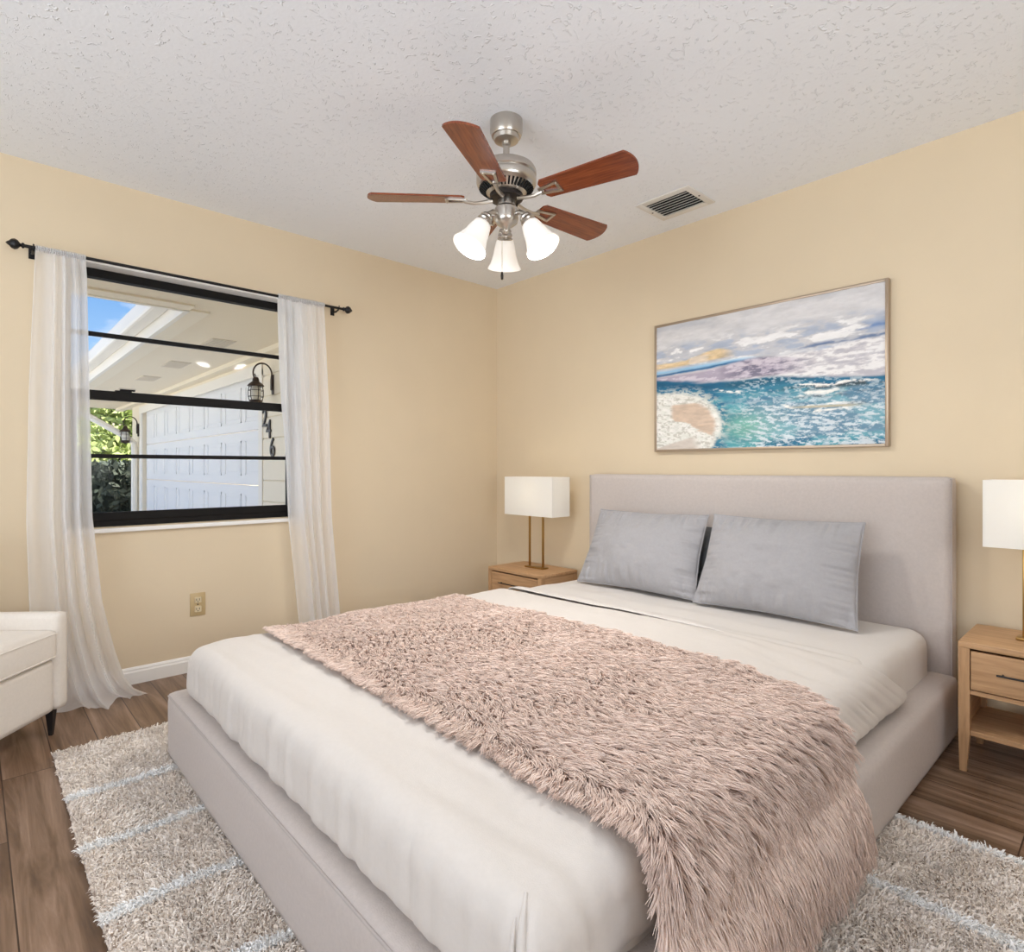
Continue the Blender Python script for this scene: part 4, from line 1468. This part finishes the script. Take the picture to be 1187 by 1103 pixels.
uu, vg = np.meshgrid(np.linspace(0, 1, 140), np.linspace(0, 1, 60), indexing='ij')
P, _ = throw_surf(uu, vg)
P = P - np.array([2.0, -1.7, 0])
bo = grid_mesh('backing', P, M['throw_base'], th)
sm = bo.modifiers.new('thick', 'SOLIDIFY')
sm.thickness = 0.008
sm.offset = -1.0
N = 90000
u = RNG.random(N)
v = RNG.random(N)
ed = RNG.random(N)
v = np.where(ed < 0.08, v ** 3 * 0.05, v)
v = np.where((ed > 0.08) & (ed < 0.12), 1 - v ** 3 * 0.04, v)
R0, Nn = throw_surf(u, v)
x, y, z = R0[:, 0], R0[:, 1], R0[:, 2]
# strands gather into pointed locks
LT, LV = 2.03, 0.90
cs = 0.017
ci, cj = np.floor(u * LT / cs + 0.35 * vnoise(u * 40, v * 40, 110)).astype(int), np.floor(v * LV / cs + 0.35 * vnoise(u * 40, v * 40, 111)).astype(int)
hsh = np.random.default_rng(5).random((512, 512, 5))
hr = hsh[ci % 512, cj % 512]
cu_, cv_ = (ci + 0.2 + 0.6 * hr[:, 0]) * cs / LT, (cj + 0.2 + 0.6 * hr[:, 1]) * cs / LV
Rc, _ = throw_surf(np.clip(cu_, 0, 1), np.clip(cv_, 0, 1))
n_a = fbm(x * 5, y * 5 + z * 5, 101, 2)
n_b = (hr[:, 2] - 0.5) * 2
hang = np.clip((0.445 - z) / 0.10, 0, 1)
edge_f = np.clip(1 - v / 0.09, 0, 1)
near = np.clip((u - 0.25) / 0.5, 0, 1)
cx_ = (1 - hang) * (0.85 * (1 - edge_f) + 0.25 * edge_f) + hang * 0.10
cy_ = (1 - hang) * (-0.30 - 0.75 * edge_f) + hang * (0.26 - 0.40 * edge_f) + 0.15 * (v - 0.5) * hang
cz_ = hang * -1.0
cy_ = cy_ + (0.40 * n_a + 0.40 * n_b) * (1 - 0.55 * hang)
comb = np.stack([cx_, cy_, cz_], 1) + RNG.normal(size=(N, 3)) * 0.06
comb /= np.linalg.norm(comb, axis=1, keepdims=True)
far = np.clip(u / 0.2, 0, 1)
ln = (0.030 + 0.012 * hr[:, 3] + 0.006 * RNG.random(N)) * (1 + 0.35 * near + 0.45 * hang) * (0.6 + 0.4 * far)
comb = comb + 0.75 * (Rc - R0) / ln[:, None]
lift = (0.30 + 0.16 * hr[:, 4]) * (0.5 + 0.5 * far)
tint = np.clip(0.5 + 0.5 * (hr[:, 0] - 0.5) + 0.35 * (RNG.random(N) - 0.5), 0, 1)
curl = RNG.normal(size=(N, 3)) * 0.0018
fo = strands('fur', R0 - np.array([2.0, -1.7, 0]), Nn, comb, ln, lift, 0.0013 + 0.0008 * RNG.random(N), 5, M['fur'], th, tint, 3, curl)
fo['kind'] = 'stuff'

# ================================================================== NIGHTSTANDS
def nightstand(x0, x1, y0, y1, top, label):
    t = empty('nightstand', ((x0 + x1) / 2, (y0 + y1) / 2, 0), label=label, cat='nightstand', group='oak nightstands beside the bed')
    w2, d2 = (x1 - x0) / 2, (y1 - y0) / 2
    lg = 0.032
    MB().box((-w2, -d2, top - 0.022), (w2, d2, top), 0.003).build('top', M['oak'], t)
    for sx in (-1, 1):
        for sy in (-1, 1):
            xa, ya = sx * (w2 - lg / 2 - 0.001), sy * (d2 - lg / 2 - 0.001)
            b = MB()
            h = lg / 2
            g = [(-h, -h), (h, -h), (h, h), (-h, h)]
            lo = [b.bm.verts.new((xa + sx * 0.004 + p[0] * 0.62, ya + p[1] * 0.62, 0)) for p in g]
            md = [b.bm.verts.new((xa + p[0], ya + p[1], 0.14)) for p in g]
            hi = [b.bm.verts.new((xa + p[0], ya + p[1], top - 0.022)) for p in g]
            b.bm.faces.new(lo[::-1]); b.bm.faces.new(hi)
            for A, B in ((lo, md), (md, hi)):
                for i in range(4):
                    b.bm.faces.new((A[i], A[(i + 1) % 4], B[(i + 1) % 4], B[i]))
            b.build('leg', M['oak_z'], t, False)
    for sx in (-1, 1):
        MB().box((sx * (w2 - 0.010) - 0.007, -d2 + lg, 0.13), (sx * (w2 - 0.010) + 0.007, d2 - lg, top - 0.022)).build('side_panel', M['oak_y'], t, False)
    MB().box((-w2 + 0.017, d2 - 0.018, top - 0.20), (w2 - 0.017, d2 - 0.008, top - 0.022)).build('back_panel', M['oak'], t, False)
    MB().box((-w2 + lg, -d2 + 0.006, top - 0.182), (w2 - lg, d2 - 0.018, top - 0.167), 0.001).build('rail', M['oak'], t, False)
    MB().box((-w2 + 0.017, -d2 + 0.012, 0.128), (w2 - 0.017, d2 - 0.012, 0.146), 0.002).build('shelf', M['oak'], t, False)
    dr = MB().box((-w2 + lg + 0.004, -d2 + 0.002, top - 0.163), (w2 - lg - 0.004, -d2 + 0.02, top - 0.03), 0.0015).build('drawer', M['oak'], t, False)
    hm = MB().tube([(-0.13, -d2 - 0.018, top - 0.092), (0.13, -d2 - 0.018, top - 0.092)], 0.0035, 8)
    for s in (-1, 1):
        hm.tube([(s * 0.115, -d2 + 0.003, top - 0.092), (s * 0.115, -d2 - 0.018, top - 0.092)], 0.003, 8)
    ho = hm.build('handle', M['handle_black'], dr)
    return t


nightstand(2.944, 3.42, -0.425, -0.09, 0.456, 'oak nightstand with drawer and open shelf at the right edge')
nightstand(0.372, 0.875, -0.405, -0.07, 0.402, 'small oak nightstand in the corner, mostly behind the bed')


def table_lamp(cx, cy, zb, z0, z1, sw, sd, post, label, glow):
    t = empty('table_lamp', (cx, cy, zb), label=label, cat='lamp', group='brass table lamps on the nightstands')
    MB().box((-post - 0.022, -0.03, 0), (post + 0.022, 0.03, 0.010), 0.003).build('base', M['brass'], t)
    for s in (-1, 1):
        MB().box((s * post - 0.006, -0.006, 0.01), (s * post + 0.006, 0.006, z0 - zb + 0.01), 0.0015).build('post', M['brass'], t)
    MB().box((-post - 0.006, -0.006, z0 - zb - 0.004), (post + 0.006, 0.006, z0 - zb + 0.008), 0.0015).build('crossbar', M['brass'], t)
    MB().tube([(0, 0, z0 - zb), (0, 0, z0 - zb + 0.07)], 0.009, 10).build('socket', M['brass'], t)
    MB().lathe([(0, 0.07), (0.012, 0.075), (0.014, 0.09), (0.026, 0.115), (0.028, 0.135), (0.018, 0.155), (0, 0.162)], 20, Matrix.Translation((0, 0, z0 - zb))).build('bulb', M['bulb'], t)
    m = MB()
    a, b = sw / 2, sd / 2
    th_ = 0.003
    zz0, zz1 = z0 - zb, z1 - zb
    for s in (-1, 1):
        m.box((-a, s * b - (th_ if s > 0 else 0), zz0), (a, s * b + (th_ if s < 0 else 0), zz1))
        m.box((s * a - (th_ if s > 0 else 0), -b + th_, zz0), (s * a + (th_ if s < 0 else 0), b - th_, zz1))
    m.build('lamp_shade', M['shade'], t, False)
    light('lamp_bulb', 'POINT', (cx, cy, z0 + 0.15), (0, 0, 0), glow, (1.0, 0.93, 0.82), shadow_soft_size=0.03)
    return t


table_lamp(0.642, -0.215, 0.402, 0.752, 1.006, 0.445, 0.165, 0.062, 'brass table lamp with white box shade in the room corner, left of the headboard', 0.7)
table_lamp(3.165, -0.24, 0.456, 0.782, 1.02, 0.335, 0.165, 0.062, 'brass table lamp with white box shade cut by the right edge', 0.7)

# ================================================================== ARMCHAIR
ch = empty('armchair', (0.418, -2.683, 0), 0.0, label='ivory upholstered armchair with black tapered legs at the left edge', cat='armchair')
# local axes: +X = along the front edge towards the near arm, +Y = backwards
fdir = Vector((0.76, -0.65, 0)).normalized()
bdir = Vector((-0.65, -0.76, 0)).normalized()
CM = Matrix(((fdir.x, bdir.x, 0, 0), (fdir.y, bdir.y, 0, 0), (0, 0, 1, 0), (0, 0, 0, 1)))
CW, CD = 0.66, 0.54


def cpart(name, lo, hi, r, mat, step=0.025, disp=None):
    V, F = rounded_shell(lo, hi, r, step, disp=disp)
    V = (np.array(CM.to_3x3()) @ V.T).T
    # the axes are left-handed: flip faces
    return raw_mesh(name, V, F[:, ::-1], mat, ch, True)


cpart('base_panel', (0.062, 0.012, 0.10), (CW - 0.062, CD - 0.03, 0.305), 0.012, M['upholstery'])
cpart('arm', (0.0, 0.0, 0.10), (0.062, CD, 0.485), 0.014, M['upholstery'])
cpart('arm', (CW - 0.062, 0.0, 0.10), (CW, CD, 0.485), 0.014, M['upholstery'])
cpart('seat_cushion', (0.064, -0.006, 0.308), (CW - 0.064, CD - 0.12, 0.425), (0.02, 0.02, 0.02), M['upholstery'],
      disp=lambda V, n: np.stack([V[:, 0], V[:, 1], V[:, 2] + np.where(V[:, 2] > 0.4, 0.014 * np.sin(PI * np.clip((V[:, 0] - 0.064) / (CW - 0.128), 0, 1)), 0)], 1))
cpart('backrest', (0.064, CD - 0.12, 0.30), (CW - 0.064, CD, 0.80), 0.03, M['upholstery'])
sp = MB()
ring = [(0.07, -0.007, 0.322), (CW - 0.07, -0.007, 0.322)]
for zz in (0.322, 0.412):
    sp.tube([tuple(CM @ Vector((0.075, -0.006, zz))), tuple(CM @ Vector((CW - 0.075, -0.006, zz)))], 0.003, 6)
sp.build('cushion_piping', M['upholstery'], ch)
for lx, ly in ((0.05, 0.035), (CW - 0.05, 0.035), (0.05, CD - 0.05), (CW - 0.05, CD - 0.05)):
    c0 = CM @ Vector((lx, ly, 0))
    MB().lathe([(0, 0), (0.009, 0), (0.020, 0.101), (0, 0.101)], 4, Matrix.Translation((c0.x, c0.y, 0)) @ Matrix.Rotation(0.2, 4, 'Z')).build('leg', M['leg_black'], ch, False)
